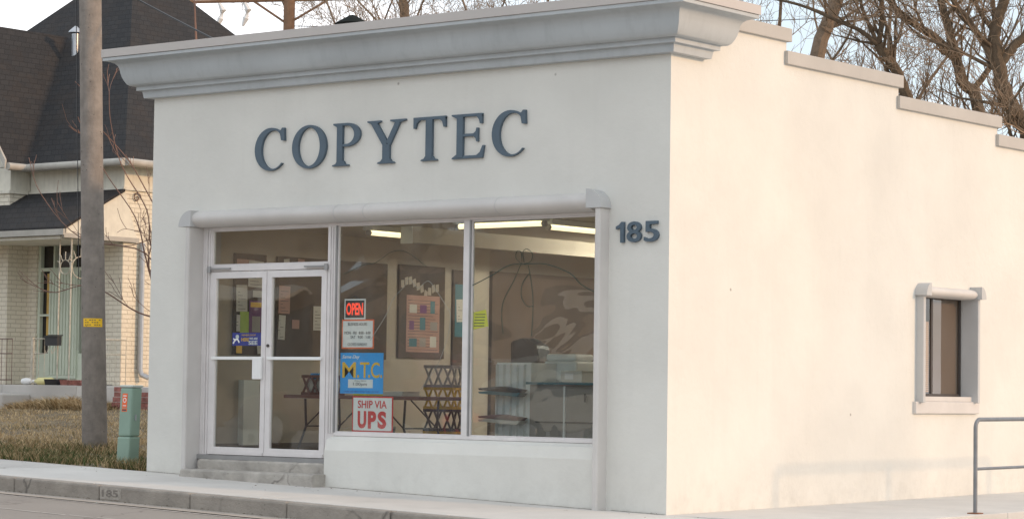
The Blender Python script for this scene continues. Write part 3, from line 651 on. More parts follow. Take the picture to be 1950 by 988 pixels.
# ------------------------------------------------------------ shop interior
IN = thing('shop_interior', 'tan painted shop room with ceiling beam and carpet seen through the shopfront glass', 'room', (-3.7, 5, .42))
link('floor', box(-7.15, -.285, .285, 9.6, .34, .42), 'carpet', IN)
mb = box(-7.155, -7.12, .285, 9.6, .42, 3.12); link('wall', mb, 'tan_wall', IN)
mb = box(-7.12, -.32, 9.5, 9.6, .42, 3.12); link('wall', mb, 'tan_wall', IN)
link('wall', box(-.32, -.285, .285, 9.5, .42, 3.12), 'tan_wall', IN)
link('ceiling', box(-7.15, -.285, .285, 9.6, 3.12, 3.2), 'ceiling_paint', IN)
link('pilaster', box(-7.12, -7.03, 5.55, 5.93, .42, 3.118), 'pilaster_cream', IN)     # pilaster
link('beam', box(-5.26, -5.09, 2.05, 9.5, 2.93, 3.118), 'pilaster_cream', IN)
link('beam_end', box(-5.262, -5.088, 2.035, 2.049, 2.915, 3.118), 'beam_white', IN)
link('partition', box(-7.10, -6.98, 5.935, 9.5, .42, 2.80), 'board_brown', IN)
link('skirting', box(-7.118, -7.10, .3, 5.5, .42, .52), 'board_brown', IN)
link('duct', box(-7.118, -7.03, 1.25, 1.52, .50, 1.28), 'beam_white', IN)
def board(lab, y0, y1, z0, z1, papers, m='board_brown'):
    t = thing('bulletin_board', lab, 'notice board', (-7.1, (y0+y1)/2, z0)); link('panel', box(-7.118, -7.085, y0, y1, z0, z1), m, t)
    fr_ = MB()
    for k, (a0, a1, c0, c1, mm, tl) in enumerate(papers):
        x = -7.080+.0018*k; cy, cz = (a0+a1)/2, (c0+c1)/2; hy, hz = (a1-a0)/2, (c1-c0)/2; ca, sa = math.cos(tl), math.sin(tl)
        P = [(cy+sy*hy*ca-sz*hz*sa, cz+sy*hy*sa+sz*hz*ca) for sy, sz in ((-1, -1), (1, -1), (1, 1), (-1, 1))]
        pm = link('paper', MB().prism(P, x, x+.001, 'x'), mm, t)
        if mm in ('paper', 'paper_pink') and hz > .07:
            q = MB()
            for r_ in range(int(hz*2/.04)-1): q.box(x+.0012, x+.0016, a0+.03, a1-.03-.05*(r_ % 3), c0+.03+r_*.04, c0+.036+r_*.04)
            link('writing', q, 'ink', pm)
    return t
board('brown pinboard crowded with papers behind the left door glass', 1.12, 1.66, 1.585, 2.80,
      [(1.14, 1.45, 2.55, 2.73, 'paper_pink', 0), (1.14, 1.33, 2.10, 2.42, 'paper', .03), (1.34, 1.60, 2.40, 2.72, 'paper', -.03), (1.42, 1.62, 2.28, 2.36, 'paper', 0), (1.36, 1.60, 1.80, 2.24, 'purple', 0), (1.38, 1.57, 2.16, 2.22, 'gold', 0), (1.41, 1.55, 1.86, 2.05, 'cabinet_grey', 0), (1.20, 1.35, 1.84, 2.10, 'paper_green', .02), (1.14, 1.20, 1.86, 2.06, 'paper', 0), (1.14, 1.24, 1.60, 1.80, 'gold', 0), (1.5, 1.6, 1.6, 1.72, 'paper', .1)])
board('long brown pinboard with a few sheets behind the right door glass', 1.86, 3.90, 1.57, 2.80,
      [(1.88, 2.08, 2.10, 2.44, 'paper_pink', -.02), (1.88, 2.00, 1.78, 2.08, 'paper', -.05), (2.12, 2.25, 1.92, 2.03, 'paper_pink', 0), (2.50, 2.70, 1.91, 2.21, 'paper', 0), (1.95, 2.05, 2.72, 2.77, 'paper', .1), (2.2, 2.32, 2.73, 2.78, 'paper_pink', -.1)])
t = board('dark framed poster board with cut out letters and pink cards on the tan wall', 4.14, 5.06, 1.60, 2.81,
      [(4.28, 4.95, 1.68, 2.42, 'paper_pink', 0)], 'board_brown')
rn = random.Random(5); mb = MB(); m2 = MB(); m3 = MB()
for i in range(10):
    y = 4.2+.078*i; z = 2.56+.05*math.sin(i*.9)-(.08 if i > 5 else 0); a0 = rn.uniform(-.3, .3)
    P = [(y+.045*math.cos(a0+k*math.pi/2+.78), z+.07*math.sin(a0+k*math.pi/2+.78)) for k in range(4)]; mb.prism(P, -7.0845, -7.083, 'x')
link('cut_out_letters', mb, 'tan_wall', t)
for i in range(9):
    y = 4.34+.21*(i % 3); z = 1.75+.22*(i//3); link('card', box(-7.0785, -7.0775, y, y+rn.uniform(.09, .16), z, z+rn.uniform(.1, .17)), ['teal', 'purple', 'paper', 'cabinet_grey'][(i*7) % 4], t)
board('narrow green and grey notice board beside the wall pilaster', 5.24, 5.53, 1.50, 2.79, [(5.27, 5.50, 1.9, 2.6, 'teal', 0), (5.3, 5.45, 2.1, 2.4, 'paper', .05)])
board('wide brown board with patches of cards at the back of the shop', 5.98, 9.2, 1.5, 2.55, [(6.2, 6.6, 1.7, 2.3, 'tan_wall', 0), (6.9, 7.4, 1.62, 2.35, 'cabinet_grey', 0), (7.6, 8.0, 1.9, 2.2, 'crate_yellow', .02), (8.1, 8.6, 1.7, 2.3, 'tan_wall', 0), (6.66, 6.8, 2.1, 2.3, 'paper', 0)], 'board_brown')
def light(p, q, lab, tm='tube'):
    p, q = Vector(p), Vector(q); d = (q-p).normalized(); s_ = Vector((-d.y, d.x, 0))*.075
    t = thing('fluorescent_light', lab, 'light', tuple(p), 'fluorescent tube lights on the shop ceiling')
    z0, z1 = 3.055, 3.116; P = [p+s_, p-s_, q-s_, q+s_]
    link('housing', MB().prism([(a.x, a.y) for a in P], z0, z1, 'z'), 'beam_white', t)
    link('tube', MB().tube([Vector((p.x, p.y, 3.025))+d*.04, Vector((q.x, q.y, 3.025))-d*.04], .028, 10), tm, t)
    link('end_cap', MB().tube([Vector((p.x, p.y, 3.025)), Vector((p.x, p.y, 3.025))+d*.04], .034, 8).tube([Vector((q.x, q.y, 3.025))-d*.04, Vector((q.x, q.y, 3.025))], .034, 8), 'aluminium_dark', t)
for lx, ly, ll in ((-2.0, 5.2, 'added fill tube out of view further back on the ceiling, nearer the east wall'), (-3.9, 5.2, 'added fill tube out of view further back on the ceiling, middle of the room'), (-3.9, 7.6, 'added fill tube out of view at the far back of the shop ceiling')): light((lx, ly, 0), (lx, ly+1.25, 0), ll, 'tube_fill')  # unseen tubes added to brighten the room behind the glass
light((-5.42, 1.62, 0), (-5.42, 2.85, 0), 'lit tube light left of the ceiling beam, deep in the left pane')
light((-3.78, 1.28, 0), (-2.52, 1.28, 0), 'long lit tube light running across behind the window mullion')
light((-2.86, 1.75, 0), (-2.86, 3.0, 0), 'lit tube light running back into the shop at the top right of the right pane')
# folding table with milk crate
t = thing('folding_table', 'folding table with dark red edge behind the shopfront glass', 'table', (-5.27, 1.55, .42))
link('table_top', box(-6.33, -4.21, 1.2, 1.95, 1.075, 1.115), 'table_top', t, bevel=.01)
for x in (-6.05, -4.5):
    mb = MB(); s_ = 1 if x < -5 else -1
    for y in (1.28, 1.87): mb.tube([(x, y, 1.07), (x+.02*s_, y, .75), (x-.12*s_, y, .44)], .014, 8); mb.tube([(x+.02*s_, y, .75), (x+.42*s_, y, 1.07)], .009, 6)
    mb.tube([(x-.12*s_, 1.22, .44), (x-.12*s_, 1.93, .44)], .016, 8); mb.tube([(x+.02*s_, 1.28, .75), (x+.02*s_, 1.87, .75)], .01, 6)
    link('leg', mb, 'black_plastic', t)
def crate(lab, x, y, z, wx, wy, h, m, group=None):
    t = thing('milk_crate', lab, 'crate', (x, y, z), group); mb = MB(); r_ = .012
    for zz in (z+r_, z+h-r_): mb.box(x-wx/2, x+wx/2, y-wy/2, y-wy/2+.02, zz-.018, zz+.018).box(x-wx/2, x+wx/2, y+wy/2-.02, y+wy/2, zz-.018, zz+.018).box(x-wx/2, x-wx/2+.02, y-wy/2+.021, y+wy/2-.021, zz-.018, zz+.018).box(x+wx/2-.02, x+wx/2, y-wy/2+.021, y+wy/2-.021, zz-.018, zz+.018)
    n = 3
    for i in range(n):
        for s0, s1 in ((0, 1), (1, 0)):
            xa, xb = x-wx/2+wx*i/n+.01, x-wx/2+wx*(i+1)/n-.01; mb.tube([(xa, y-wy/2+.01, z+h*s0), (xb, y-wy/2+.01, z+h*s1)], .015, 5)
            ya, yb = y-wy/2+wy*i/n+.01, y-wy/2+wy*(i+1)/n-.01; mb.tube([(x+wx/2-.01, ya, z+h*s0), (x+wx/2-.01, yb, z+h*s1)], .015, 5)
    link('lattice', mb, m, t); link('base', box(x-wx/2+.02, x+wx/2-.02, y-wy/2+.02, y+wy/2-.02, z+.001, z+.012), m, t)
    return t
crate('dark brown milk crate standing on the folding table', -5.9, 1.42, 1.117, .42, .3, .225, 'crate_brown')
t = thing('paper_bundle', 'bundle of white papers packed in the brown milk crate', 'papers', (-5.9, 1.42, 1.13))
link('sheets', box(-6.06, -5.74, 1.33, 1.51, 1.131, 1.30), 'paper', t); link('folder', box(-6.03, -5.9, 1.34, 1.36, 1.301, 1.37), 'sign_blue', t)
for k, (m, l) in enumerate((('crate_yellow', 'the lowest yellow one'), ('black_plastic', 'the black one above the lowest'), ('crate_yellow', 'the upper yellow one'), ('cabinet_grey', 'the grey one on top'))):
    crate('lattice crate in the stack beside the mullion: %s' % l, -5.73, 3.5, .42+.27*k, .46, .36, .262, m, 'crates stacked behind the left pane')
# counter, cabinets, copier
t = thing('paper_sorter', 'pale grey upright sorter with coloured flyers standing behind the right pane', 'cabinet', (-3.75, 2.35, .42))
link('body', box(-4.0, -3.5, 2.32, 2.8, .42, 1.52), 'copier_white', t); 
mb = MB()
for k in range(5): mb.box(-3.98+.1*k, -3.972+.1*k, 2.27, 2.318, .46, 1.5)
link('divider', mb, 'copier_white', t)
for z, m in ((1.20, 'black_plastic'), (1.16, 'teal'), (.88, 'table_top'), (.84, 'paper')):
    link('tray', MB().prism([(-4.1, z), (-3.55, z-.03), (-3.5, z+.01), (-3.8, z+.045), (-4.12, z+.02)], 2.12, 2.265, 'y'), m, t)
t = thing('copier', 'white desktop copier sitting on top of the counter behind the right pane', 'copier', (-3.45, 2.5, 1.3))
link('body', box(-3.70, -3.22, 2.81, 3.2, 1.30, 1.55), 'copier_white', t, bevel=.03); link('lid', box(-3.68, -3.24, 2.83, 3.18, 1.551, 1.63), 'copier_white', t, bevel=.025)
t = thing('counter', 'long grey shop counter with panelled front behind the right pane', 'counter', (-2.0, 2.6, .42))
link('cabinet', box(-3.498, -.6, 2.3, 2.78, .42, 1.27), 'cabinet_grey', t); link('worktop', box(-3.498, -.55, 2.22, 2.80, 1.272, 1.30), 'teal', t)
mb = MB()
for x in (-3.0, -2.35, -1.7, -1.1): mb.box(x, x+.022, 2.275, 2.298, .45, 1.26)
link('stile', mb, 'copier_white', t); link('rail', box(-3.4, -.62, 2.28, 2.297, .84, .855), 'black_plastic', t)
for x in (-2.7, -2.05, -1.4): link('handle', box(x, x+.02, 2.262, 2.274, 1.08, 1.17), 'black_plastic', t)
t = thing('office_chair', 'dark office chair half hidden behind the counter', 'chair', (-2.3, 3.6, .42))
link('backrest', MB().prism([(-2.55, 1.15), (-2.05, 1.15), (-2.0, 1.5), (-2.12, 1.72), (-2.3, 1.78), (-2.48, 1.72), (-2.6, 1.5)], 3.72, 3.80, 'y'), 'black_plastic', t, bevel=.02)
link('seat', box(-2.56, -2.04, 3.3, 3.74, .86, .95), 'black_plastic', t, bevel=.03)
link('post', MB().tube([(-2.3, 3.5, .5), (-2.3, 3.5, .86)], .03, 8), 'black_plastic', t)
mb = MB()
for k in range(5): mb.tube([(-2.3, 3.5, .52), (-2.3+.28*math.cos(k*1.257), 3.5+.28*math.sin(k*1.257), .45)], .02, 6)
link('base', mb, 'black_plastic', t)

# clutter on the counter and the table
t = thing('machine', 'dark red machine with a black hood beside the copier behind the right pane', 'machine', (-4.55, 3.9, .42))
link('body', MB().prism([(-4.95, .95), (-4.2, .95), (-4.15, 1.35), (-4.4, 1.50), (-4.95, 1.42)], 3.7, 4.1, 'y'), 'sign_red', t, bevel=.05); link('hood', MB().prism([(-4.95, 1.45), (-4.5, 1.52), (-4.55, 1.75), (-4.75, 1.85), (-4.95, 1.8)], 3.75, 4.05, 'y'), 'black_plastic', t, bevel=.04); link('stand', box(-4.9, -4.25, 3.72, 4.08, .42, .948), 'black_plastic', t)
rn = random.Random(77)
for k, (x, y, w_, h_, m, l) in enumerate(((-2.95, 2.45, .30, .13, 'paper', 'white paper ream lying on the counter next to the copier'), (-2.45, 2.5, .22, .26, 'crate_yellow', 'small yellow box standing on the counter'), (-2.05, 2.45, .34, .09, 'teal', 'flat teal folder stack on the counter'), (-1.6, 2.5, .26, .20, 'tan_wall', 'tan carton on the counter near the window edge'))):
    t = thing('box' if k else 'paper_ream', l, 'box' if k else 'paper', (x, y, 1.302)); link('carton', box(x-w_/2, x+w_/2, y-.1, y+.12, 1.302, 1.302+h_), m, t, bevel=.006); link('label', box(x-w_*.3, x+w_*.1, y-.103, y-.101, 1.31+h_*.2, 1.31+h_*.7), 'white', t)
for k, (x, w_, h_, m, l) in enumerate(((-4.75, .30, .05, 'paper', 'low stack of white forms at the right end of the folding table'), (-5.25, .22, .03, 'paper_yellow', 'thin pad of yellow sheets in the middle of the folding table'))):
    t = thing('paper_stack', l, 'paper', (x, 1.5, 1.117)); link('sheets', box(x-w_/2, x+w_/2, 1.35, 1.65, 1.117, 1.117+h_), m, t); link('top_sheet', box(x-w_/2+.02, x+w_/2+.015, 1.36, 1.64, 1.118+h_, 1.120+h_), 'white', t)
t = thing('waste_bin', 'dark waste bin on the floor below the folding table', 'bin', (-4.6, 1.1, .42)); link('bin', MB().lathe([(.12, 0), (.155, .34), (.145, .34), (.11, .02)], (-4.6, 1.0, .42), 18), 'black_plastic', t, smooth='auto'); link('rim', MB().lathe([(.158, .335), (.162, .345), (.158, .355)], (-4.6, 1.0, .42), 18), 'cabinet_grey', t)

# ------------------------------------------------------------ roof vent
t = thing('roof_vent', 'black roof vent with a conical rain cap above the front cornice', 'vent', (-6.05, 1.99, 3.9))
link('pipe', MB().lathe([(.085, 0), (.085, 1.66)], (-6.05, 1.99, 3.9), 16), 'galvanised', t, smooth='auto')
link('rain_cap', MB().lathe([(.20, 1.675), (.215, 1.69), (.13, 1.74), (.03, 1.795), (.005, 1.80)], (-6.05, 1.99, 3.9), 20), 'black_matt', t, smooth='auto')

# ------------------------------------------------------------ utility pole
t = thing('utility_pole', 'tall weathered grey wooden utility pole at the lawn edge in front of the old house', 'pole', (-11.0, 2.5, .3))
def pc(z): return (-11.0-(z-.32)*.0477, 2.5)
zz = [-.2, .3, 1, 2, 3, 4, 5, 6, 7, 8, 9]
link('pole', MB().tube([(*pc(z), z) for z in zz], [.172-.006*min(3.5, max(0, z)) for z in zz], 28), 'pole_wood', t, smooth='auto')
link('cable', MB().tube([(pc(z)[0]-.15, 2.5-.12, z) for z in (2.6, 4, 6, 9)], .006, 6), 'black_plastic', t)
mb = MB(); c0 = math.atan2(-22.7, 25); n = 10; rr_ = .1625; vs = []
for z in (1.968, 2.082):
    for k in range(n+1):
        a_ = c0-.95+1.75*k/n; x, y = pc(z); vs.append((x+rr_*math.cos(a_), y+rr_*math.sin(a_), z))
mb.add(vs, [(k, k+1, n+2+k, n+1+k) for k in range(n)]); tg = link('tag_plate', mb, 'orange', t); tg.data.materials[0] = MATS['yellow']; tg.name = 'tag_band'
mb = MB(); rr_ = .1637
for row in range(3):
    for j in range(7):
        if (row*5+j) % 4 == 3: continue
        a_ = c0-.75+.2*j; z = 1.99+.032*row; x, y = pc(z); A = [(x+rr_*math.cos(q), y+rr_*math.sin(q)) for q in (a_, a_+.14)]
        mb.quad((*A[0], z), (*A[1], z), (*A[1], z+.010), (*A[0], z+.010))
link('tag_lettering', mb, 'ink', tg)
mb = MB(); rn = random.Random(3)
for k in range(26):
    z = rn.uniform(.5, 6.2); a_ = c0+rn.uniform(-1.2, 1.2); x, y = pc(z); r_ = .172-.006*min(3.5, z); mb.tube([(x+(r_-.01)*math.cos(a_), y+(r_-.01)*math.sin(a_), z), (x+(r_+.006)*math.cos(a_), y+(r_+.006)*math.sin(a_), z)], .006, 5)
link('nail', mb, 'bronze', t)

# green pedestal
t = thing('utility_pedestal', 'pale green metal utility pedestal with orange warning sticker beside the shop wall', 'utility box', (-8.06, .35, .22))
def shear(mb, k=.05):
    mb.v = [(x+(z-.22)*k, y, z) for x, y, z in mb.v]; return mb
link('skirt', shear(box(-8.172, -7.958, .263, .437, .15, .585)), 'pedestal_green', t, bevel=.018)
link('cover', shear(box(-8.168, -7.962, .266, .434, .588, 1.17)), 'pedestal_green', t, bevel=.022)
link('cap', shear(box(-8.176, -7.954, .258, .442, 1.172, 1.20)), 'pedestal_cap', t, bevel=.012)
st = link('sticker', shear(box(-8.12, -8.035, .2635, .2655, .93, 1.10)), 'orange', t)
mb = MB(); mb.prism(arc(-8.078, 1.02, .03, .03, 0, 360, 16)[:-1], .2615, .2630, 'y', holes=[arc(-8.078, 1.02, .02, .02, 0, 360, 16)[:-1]]); mb.box(-8.105, -8.05, .2617, .2632, 1.066, 1.078); mb.box(-8.105, -8.05, .2617, .2632, .95, .960)
link('symbol', shear(mb), 'white', st)
st = link('sticker', shear(box(-8.122, -8.033, .2635, .2655, .885, .922)), 'orange', t)
link('lettering', shear(box(-8.112, -8.045, .2617, .2632, .894, .911)), 'ink', st)
link('latch', shear(box(-7.961, -7.95, .33, .35, .78, .85)), 'galvanised', t)

# painted kerb number
t = thing('kerb_number', 'faded grey 185 stencilled on a pale patch of the kerb face', 'sign', (-5.47, -2.3, 0))
link('patch', MB().add([(-5.63, -2.3032, .008), (-5.31, -2.3032, -.001), (-5.31, -2.3032, .118), (-5.63, -2.3032, .127)], [(0, 1, 2, 3)]), 'kerb_patch', t)
mb = text_mesh('185', -5.60, .028, .25, .075, -2.306, -2.3045, bold=.03); link('digits', mb, 'kerb_ink', t)

# handrail
t = thing('handrail', 'grey steel pipe handrail with rusty foot beside the sunlit side wall', 'railing', (2.0, 2.63, 0))
def bend(y0, z1, y1, rad=.09, n=8):
    return [(2, y0, 0.0), (2, y0, z1-rad)]+[(2, y0+rad-rad*math.cos(k*math.pi/2/n), z1-rad+rad*math.sin(k*math.pi/2/n)) for k in range(1, n+1)]+[(2, y1, z1+.02)]
link('top_rail', MB().tube(bend(2.62, .972, 7.4), .0215, 12), 'rail_metal', t, smooth='auto')
link('mid_rail', MB().tube([(2, 2.63, .47), (2, 7.4, .495)], .016, 10), 'rail_metal', t, smooth='auto')
for y in (5.0, 7.4): link('post', MB().tube([(2, y, 0), (2, y, .98)], .0205, 12), 'rail_metal', t)
for y in (2.62, 5.0, 7.4): link('foot_plate', box(1.94, 2.06, y-.06, y+.06, .0, .028), 'rust', t)

# ------------------------------------------------------------ old house
HX, HY = -18.6, 9.98
H = thing('old_house', 'old painted cream brick house with steep dark hipped roof and shed roofed porch', 'house', (-22, 13, .7))
link('foundation', box(-26.6, HX-.02, HY+.02, 18.2, .2, 1.2), 'concrete', H)
mb = MB().prism([(-21.12, 1.2), (HX-.2, 1.2), (HX-.2, 4.64), (-21.12, 4.64)], HY, HY+.2, 'y', holes=[[(-20.87, 1.28), (-20.87, 3.74), (-19.55, 3.74), (-19.55, 1.28)]])
link('wall', mb, 'brick_cream', H); link('wall', box(HX-.2, HX, HY, 18.2, .9, 4.64), 'brick_cream', H)
link('wall', box(-24.7, -21.12, 9.51, 12, .9, 4.64), 'brick_cream', H)
link('frieze', box(-21.1, HX-.19, HY+.01, HY+.2, 4.70, 5.12), 'cream_wood', H)
link('frieze', box(HX-.188, HX-.01, HY+.01, 18.2, 4.70, 5.12), 'cream_wood', H)
link('frieze', box(-24.68, -21.13, 9.53, 11.9, 4.70, 5.12), 'cream_wood', H)
mb = box(-21.115, HX+.04, HY-.05, HY+.2, 4.642, 4.698); mb.box(HX-.1, HX+.045, HY+.201, 18.2, 4.642, 4.698); mb.box(-24.7, -21.07, 9.46, 9.9, 4.642, 4.698); link('ledge', mb, 'cream_wood', H)
# roofs
E0, AP = 5.16, (-22.9, 14.1, 9.78)
ex0, ex1, ey0, ey1 = -27.5, HX+.32, HY-.30, 18.5
rf = link('roof', MB().add([(ex0, ey0, E0), (ex1, ey0, E0), (ex1, ey1, E0), (ex0, ey1, E0), AP, (ex0, ey0, E0-.03), (ex1, ey0, E0-.03), (ex1, ey1, E0-.03), (ex0, ey1, E0-.03)],
     [(0, 1, 4), (1, 2, 4), (2, 3, 4), (3, 0, 4), (5, 8, 7, 6), (0, 5, 6, 1), (1, 6, 7, 2), (2, 7, 8, 3), (3, 8, 5, 0)]), 'shingle', H)
rz, rx = 7.98, -22.9
bx0, bx1 = -24.92, -20.88
rf2 = link('roof', MB().add([(bx1, 9.2, E0+.02), (rx, 9.2, rz), (bx0, 9.2, E0+.02), (bx1, 12.6, E0+.02), (rx, 12.6, rz), (bx0, 12.6, E0+.02), (bx1, 9.2, E0-.05), (rx, 9.2, rz-.12), (bx0, 9.2, E0-.05), (bx1, 12.6, E0-.05), (rx, 12.6, rz-.12), (bx0, 12.6, E0-.05)],
     [(0, 3, 4, 1), (1, 4, 5, 2), (6, 7, 10, 9), (7, 8, 11, 10), (0, 1, 7, 6), (1, 2, 8, 7), (0, 6, 9, 3), (2, 5, 11, 8)]), 'shingle', H)
link('gable', MB().prism([(-24.6, 5.13), (-21.2, 5.13), (rx, 7.75)], 9.52, 9.6, 'y'), 'cream_wood', H)
bb = MB()
for s_, bx in ((1, bx1), (-1, bx0)):
    bb.add([(bx+.03*s_, 9.15, E0-.10), (rx, 9.15, rz-.14), (rx, 9.15, rz+.04), (bx+.03*s_, 9.15, E0+.06), (bx+.03*s_, 9.19, E0-.10), (rx, 9.19, rz-.14), (rx, 9.19, rz+.04), (bx+.03*s_, 9.19, E0+.06)], [(0, 1, 2, 3), (7, 6, 5, 4), (0, 4, 5, 1), (1, 5, 6, 2), (2, 6, 7, 3), (3, 7, 4, 0)])
link('bargeboard', bb, 'shingle_trim', H)
# gutters (half-round look)
def gutter(p, q, name='gutter', m='shingle_trim', r=.07): return link(name, MB().tube([p, q], r, 12), m, H, smooth='auto')
gutter((bx1+.02, HY-.34, E0-.06), (ex1+.03, HY-.34, E0-.06)); gutter((ex1+.05, HY-.30, E0-.06), (ex1+.05, 18.5, E0-.06)); gutter((bx1+.05, 9.2, E0-.06), (bx1+.05, HY-.34, E0-.06))
link('soffit', box(-21.1, ex1, HY-.27, HY+.005, E0-.10, E0-.045), 'cream_wood', H)
link('soffit', box(HX, ex1, HY+.01, 18.3, E0-.10, E0-.045), 'cream_wood', H)
# porch
px0, px1, pyf = -24.2, HX+.04, 8.52
zt, ze = 4.655, 3.90
link('porch_roof', MB().prism([(HY-.052, zt), (pyf, ze), (pyf, ze-.04), (HY-.052, zt-.05)], px0, px1+.04, 'x'), 'shingle', H)
link('porch_cheek', MB().prism([(HY, zt-.06), (HY+.3, 3.80), (pyf+.10, 3.80), (pyf+.10, ze-.02), (HY-.06, zt-.06)], HX-.06, HX+.03, 'x'), 'cream_wood', H)
link('porch_fascia', box(px0, px1+.06, pyf-.03, pyf+.02, 3.76, ze-.035), 'shingle_trim', H)
link('porch_fascia', box(HX+.031, HX+.07, pyf+.02, HY+.32, 3.72, 3.80), 'shingle_trim', H)
link('porch_ceiling', box(px0, HX-.061, pyf+.05, HY-.005, 3.70, 3.755), 'cream_wood', H)
link('porch_slab', box(-23.8, -18.2, 8.6, HY+.015, .3, 1.175), 'concrete', H, bevel=.01)
link('porch_slab', box(-18.195, -16.3, 8.6, 9.2, .3, 1.168), 'concrete_light', H, bevel=.01)
link('porch_step', box(-20.75, -19.86, 7.7, 8.595, .3, .86), 'concrete', H, bevel=.02); link('porch_step', box(-20.75, -19.86, 8.1, 8.594, .861, 1.03), 'concrete', H, bevel=.02)
link('step_cheek', box(-19.855, -19.36, 7.95, 8.594, .3, 1.02), 'concrete', H, bevel=.03)
# entrance
d = link('entrance', MB().prism([(-20.87, 1.28), (-19.55, 1.28), (-19.55, 3.74), (-20.87, 3.74)], HY+.04, HY+.12, 'y', holes=[[(-20.81, 1.75), (-20.81, 3.24), (-20.55, 3.24), (-20.55, 1.75)], [(-19.75, 1.75), (-19.75, 3.24), (-19.60, 3.24), (-19.60, 1.75)], [(-20.81, 3.30), (-20.81, 3.70), (-20.47, 3.70), (-20.47, 3.30)], [(-20.43, 3.30), (-20.43, 3.70), (-19.98, 3.70), (-19.98, 3.30)], [(-19.94, 3.30), (-19.94, 3.70), (-19.60, 3.70), (-19.60, 3.30)]]), 'mint_door', H)
link('glazing', box(-20.83, -19.58, HY+.13, HY+.14, 1.7, 3.72), 'dark_glass', d)
link('curtain', box(-20.72, -20.60, HY+.122, HY+.128, 1.9, 3.2), 'curtain', d)
mb = box(-20.52, -19.78, HY+.0, HY+.038, 1.30, 3.22)
for k in range(9): mb.box(-20.50+k*.08, -20.46+k*.08, HY-.018, HY-.001, 1.36, 3.18)
dd = link('front_door', mb, 'mint_door', H); link('rail', box(-20.81, -20.55, HY+.03, HY+.039, 2.42, 2.46), 'mint_door', d)
# iron posts with sunburst panels
ip = MB()
P3 = [(-18.9, 8.78), (-18.6, 8.78), (-18.6, 9.22)]
for x, y in P3: link('porch_post', MB().tube([(x, y, 1.17), (x, y, 3.72)], .014, 6), 'old_iron', H)
def sun(a, b2):
    mb = MB(); a, b2 = Vector((*a, 0)), Vector((*b2, 0)); c = (a+b2)/2; dv = (b2-a); hw = dv.length/2-.02; u = dv.normalized()
    cz = 3.22; mb.tube([tuple(c+u*hw*math.cos(k*math.pi/10)+Vector((0, 0, cz+hw*.95*math.sin(k*math.pi/10)))) for k in range(21)], .009, 5, caps=False)
    for an in (25, 55, 90, 125, 155):
        p0 = c+u*hw*math.cos(R(an))+Vector((0, 0, cz+hw*math.sin(R(an)))); p1 = c+u*(hw+.10)*math.cos(R(an))*1.0+Vector((0, 0, cz+(hw+.14)*math.sin(R(an)))); mb.tube([p0, p1], .009, 5)
    return link('sunburst_panel', mb, 'old_iron', H)
sun(P3[0], P3[1]); sun(P3[1], P3[2])
def railing(pts, m, name='railing'):
    mb = MB()
    for z in (1.98, 1.72, 1.26): mb.tube([(*p, z) for p in pts], .010, 5)
    for i in range(len(pts)-1):
        a, b2 = Vector((*pts[i], 0)), Vector((*pts[i+1], 0)); n = max(1, round((b2-a).length/.14))
        for k in range(n+1): q = a+(b2-a)*k/n; mb.tube([(q.x, q.y, 1.175), (q.x, q.y, 1.98)], .007, 4)
    return link(name, mb, m, H)
railing([(-22.5, 8.72), (-20.02, 8.72)], 'dark_iron'); railing([(-18.22, 9.25), (-18.22, 9.75)], 'old_iron'); railing([(-19.5, 8.75), (-19.2, 8.75)], 'old_iron')
link('newel', MB().tube([(-19.49, 8.73, 1.17), (-19.49, 8.73, 2.0)], .03, 8), 'old_iron', H)
link('downpipe', MB().tube([(HX+.07, 10.38, 3.72), (HX+.07, 10.38, 1.48), (HX+.10, 10.40, 1.38), (HX+.22, 10.46, 1.33)], .05, 10), 'galvanised', H, smooth='auto')
link('scroll', MB().tube([(HX+.03+.0*k, HY+.28+.10*(1-k/16)*math.cos(k*.6), 4.52+.10*(1-k/16)*math.sin(k*.6)) for k in range(15)], .011, 5), 'dark_iron', H)
vp = link('vent_pipe', MB().tube([(-22.24, 12.0, 7.3), (-22.24, 12.0, 7.95)], .075, 12), 'galvanised', H, smooth='auto')
link('cap', MB().lathe([(.14, 0), (.13, .03), (.02, .13)], (-22.24, 12.0, 7.97), 12), 'galvanised', vp)
t = thing('mailbox', 'small black metal mailbox hanging on the porch post of the old house', 'mailbox', (-18.98, 8.7, 1.85))
link('box', MB().prism([(8.66, 1.86), (8.76, 1.86), (8.76, 2.03), (8.66, 2.0)], -19.1, -18.78, 'x'), 'black_plastic', t); link('lid', MB().prism([(8.64, 2.003), (8.77, 2.033), (8.77, 2.05), (8.64, 2.015)], -19.13, -18.75, 'x'), 'black_plastic', t)
mb = MB()
for x in (-19.02, -18.86): mb.tube([(x, 8.70, 1.86), (x, 8.66, 1.76), (x, 8.62, 1.72), (x, 8.60, 1.78)], .008, 5)
link('newspaper_hook', mb, 'old_iron', t)
t = thing('plastic_bottle', 'white and yellow plastic bottle lying on the porch edge of the old house', 'bottle', (-19.3, 8.68, 1.24))
link('bottle', MB().lathe([(.02, 0), (.03, .04), (.065, .1), (.068, .42), (.05, .46)], (-19.35, 8.68, 1.243), 14, 'x'), 'pale_yellow', t, smooth='auto'); link('cap', MB().lathe([(.026, 0), (.026, .05)], (-19.40, 8.68, 1.243), 10, 'x'), 'white', t)
t = thing('plastic_bottle', 'crumpled white plastic jug lying left of the yellow bottle on the porch edge', 'bottle', (-19.6, 8.68, 1.24))
link('bottle', MB().lathe([(.02, 0), (.05, .03), (.06, .1), (.055, .2), (.03, .24)], (-19.7, 8.68, 1.238), 12, 'x'), 'white', t, smooth='auto')
t = thing('shoe_tray', 'low black plastic tray on the porch edge below the mailbox', 'tray', (-18.85, 8.7, 1.18))
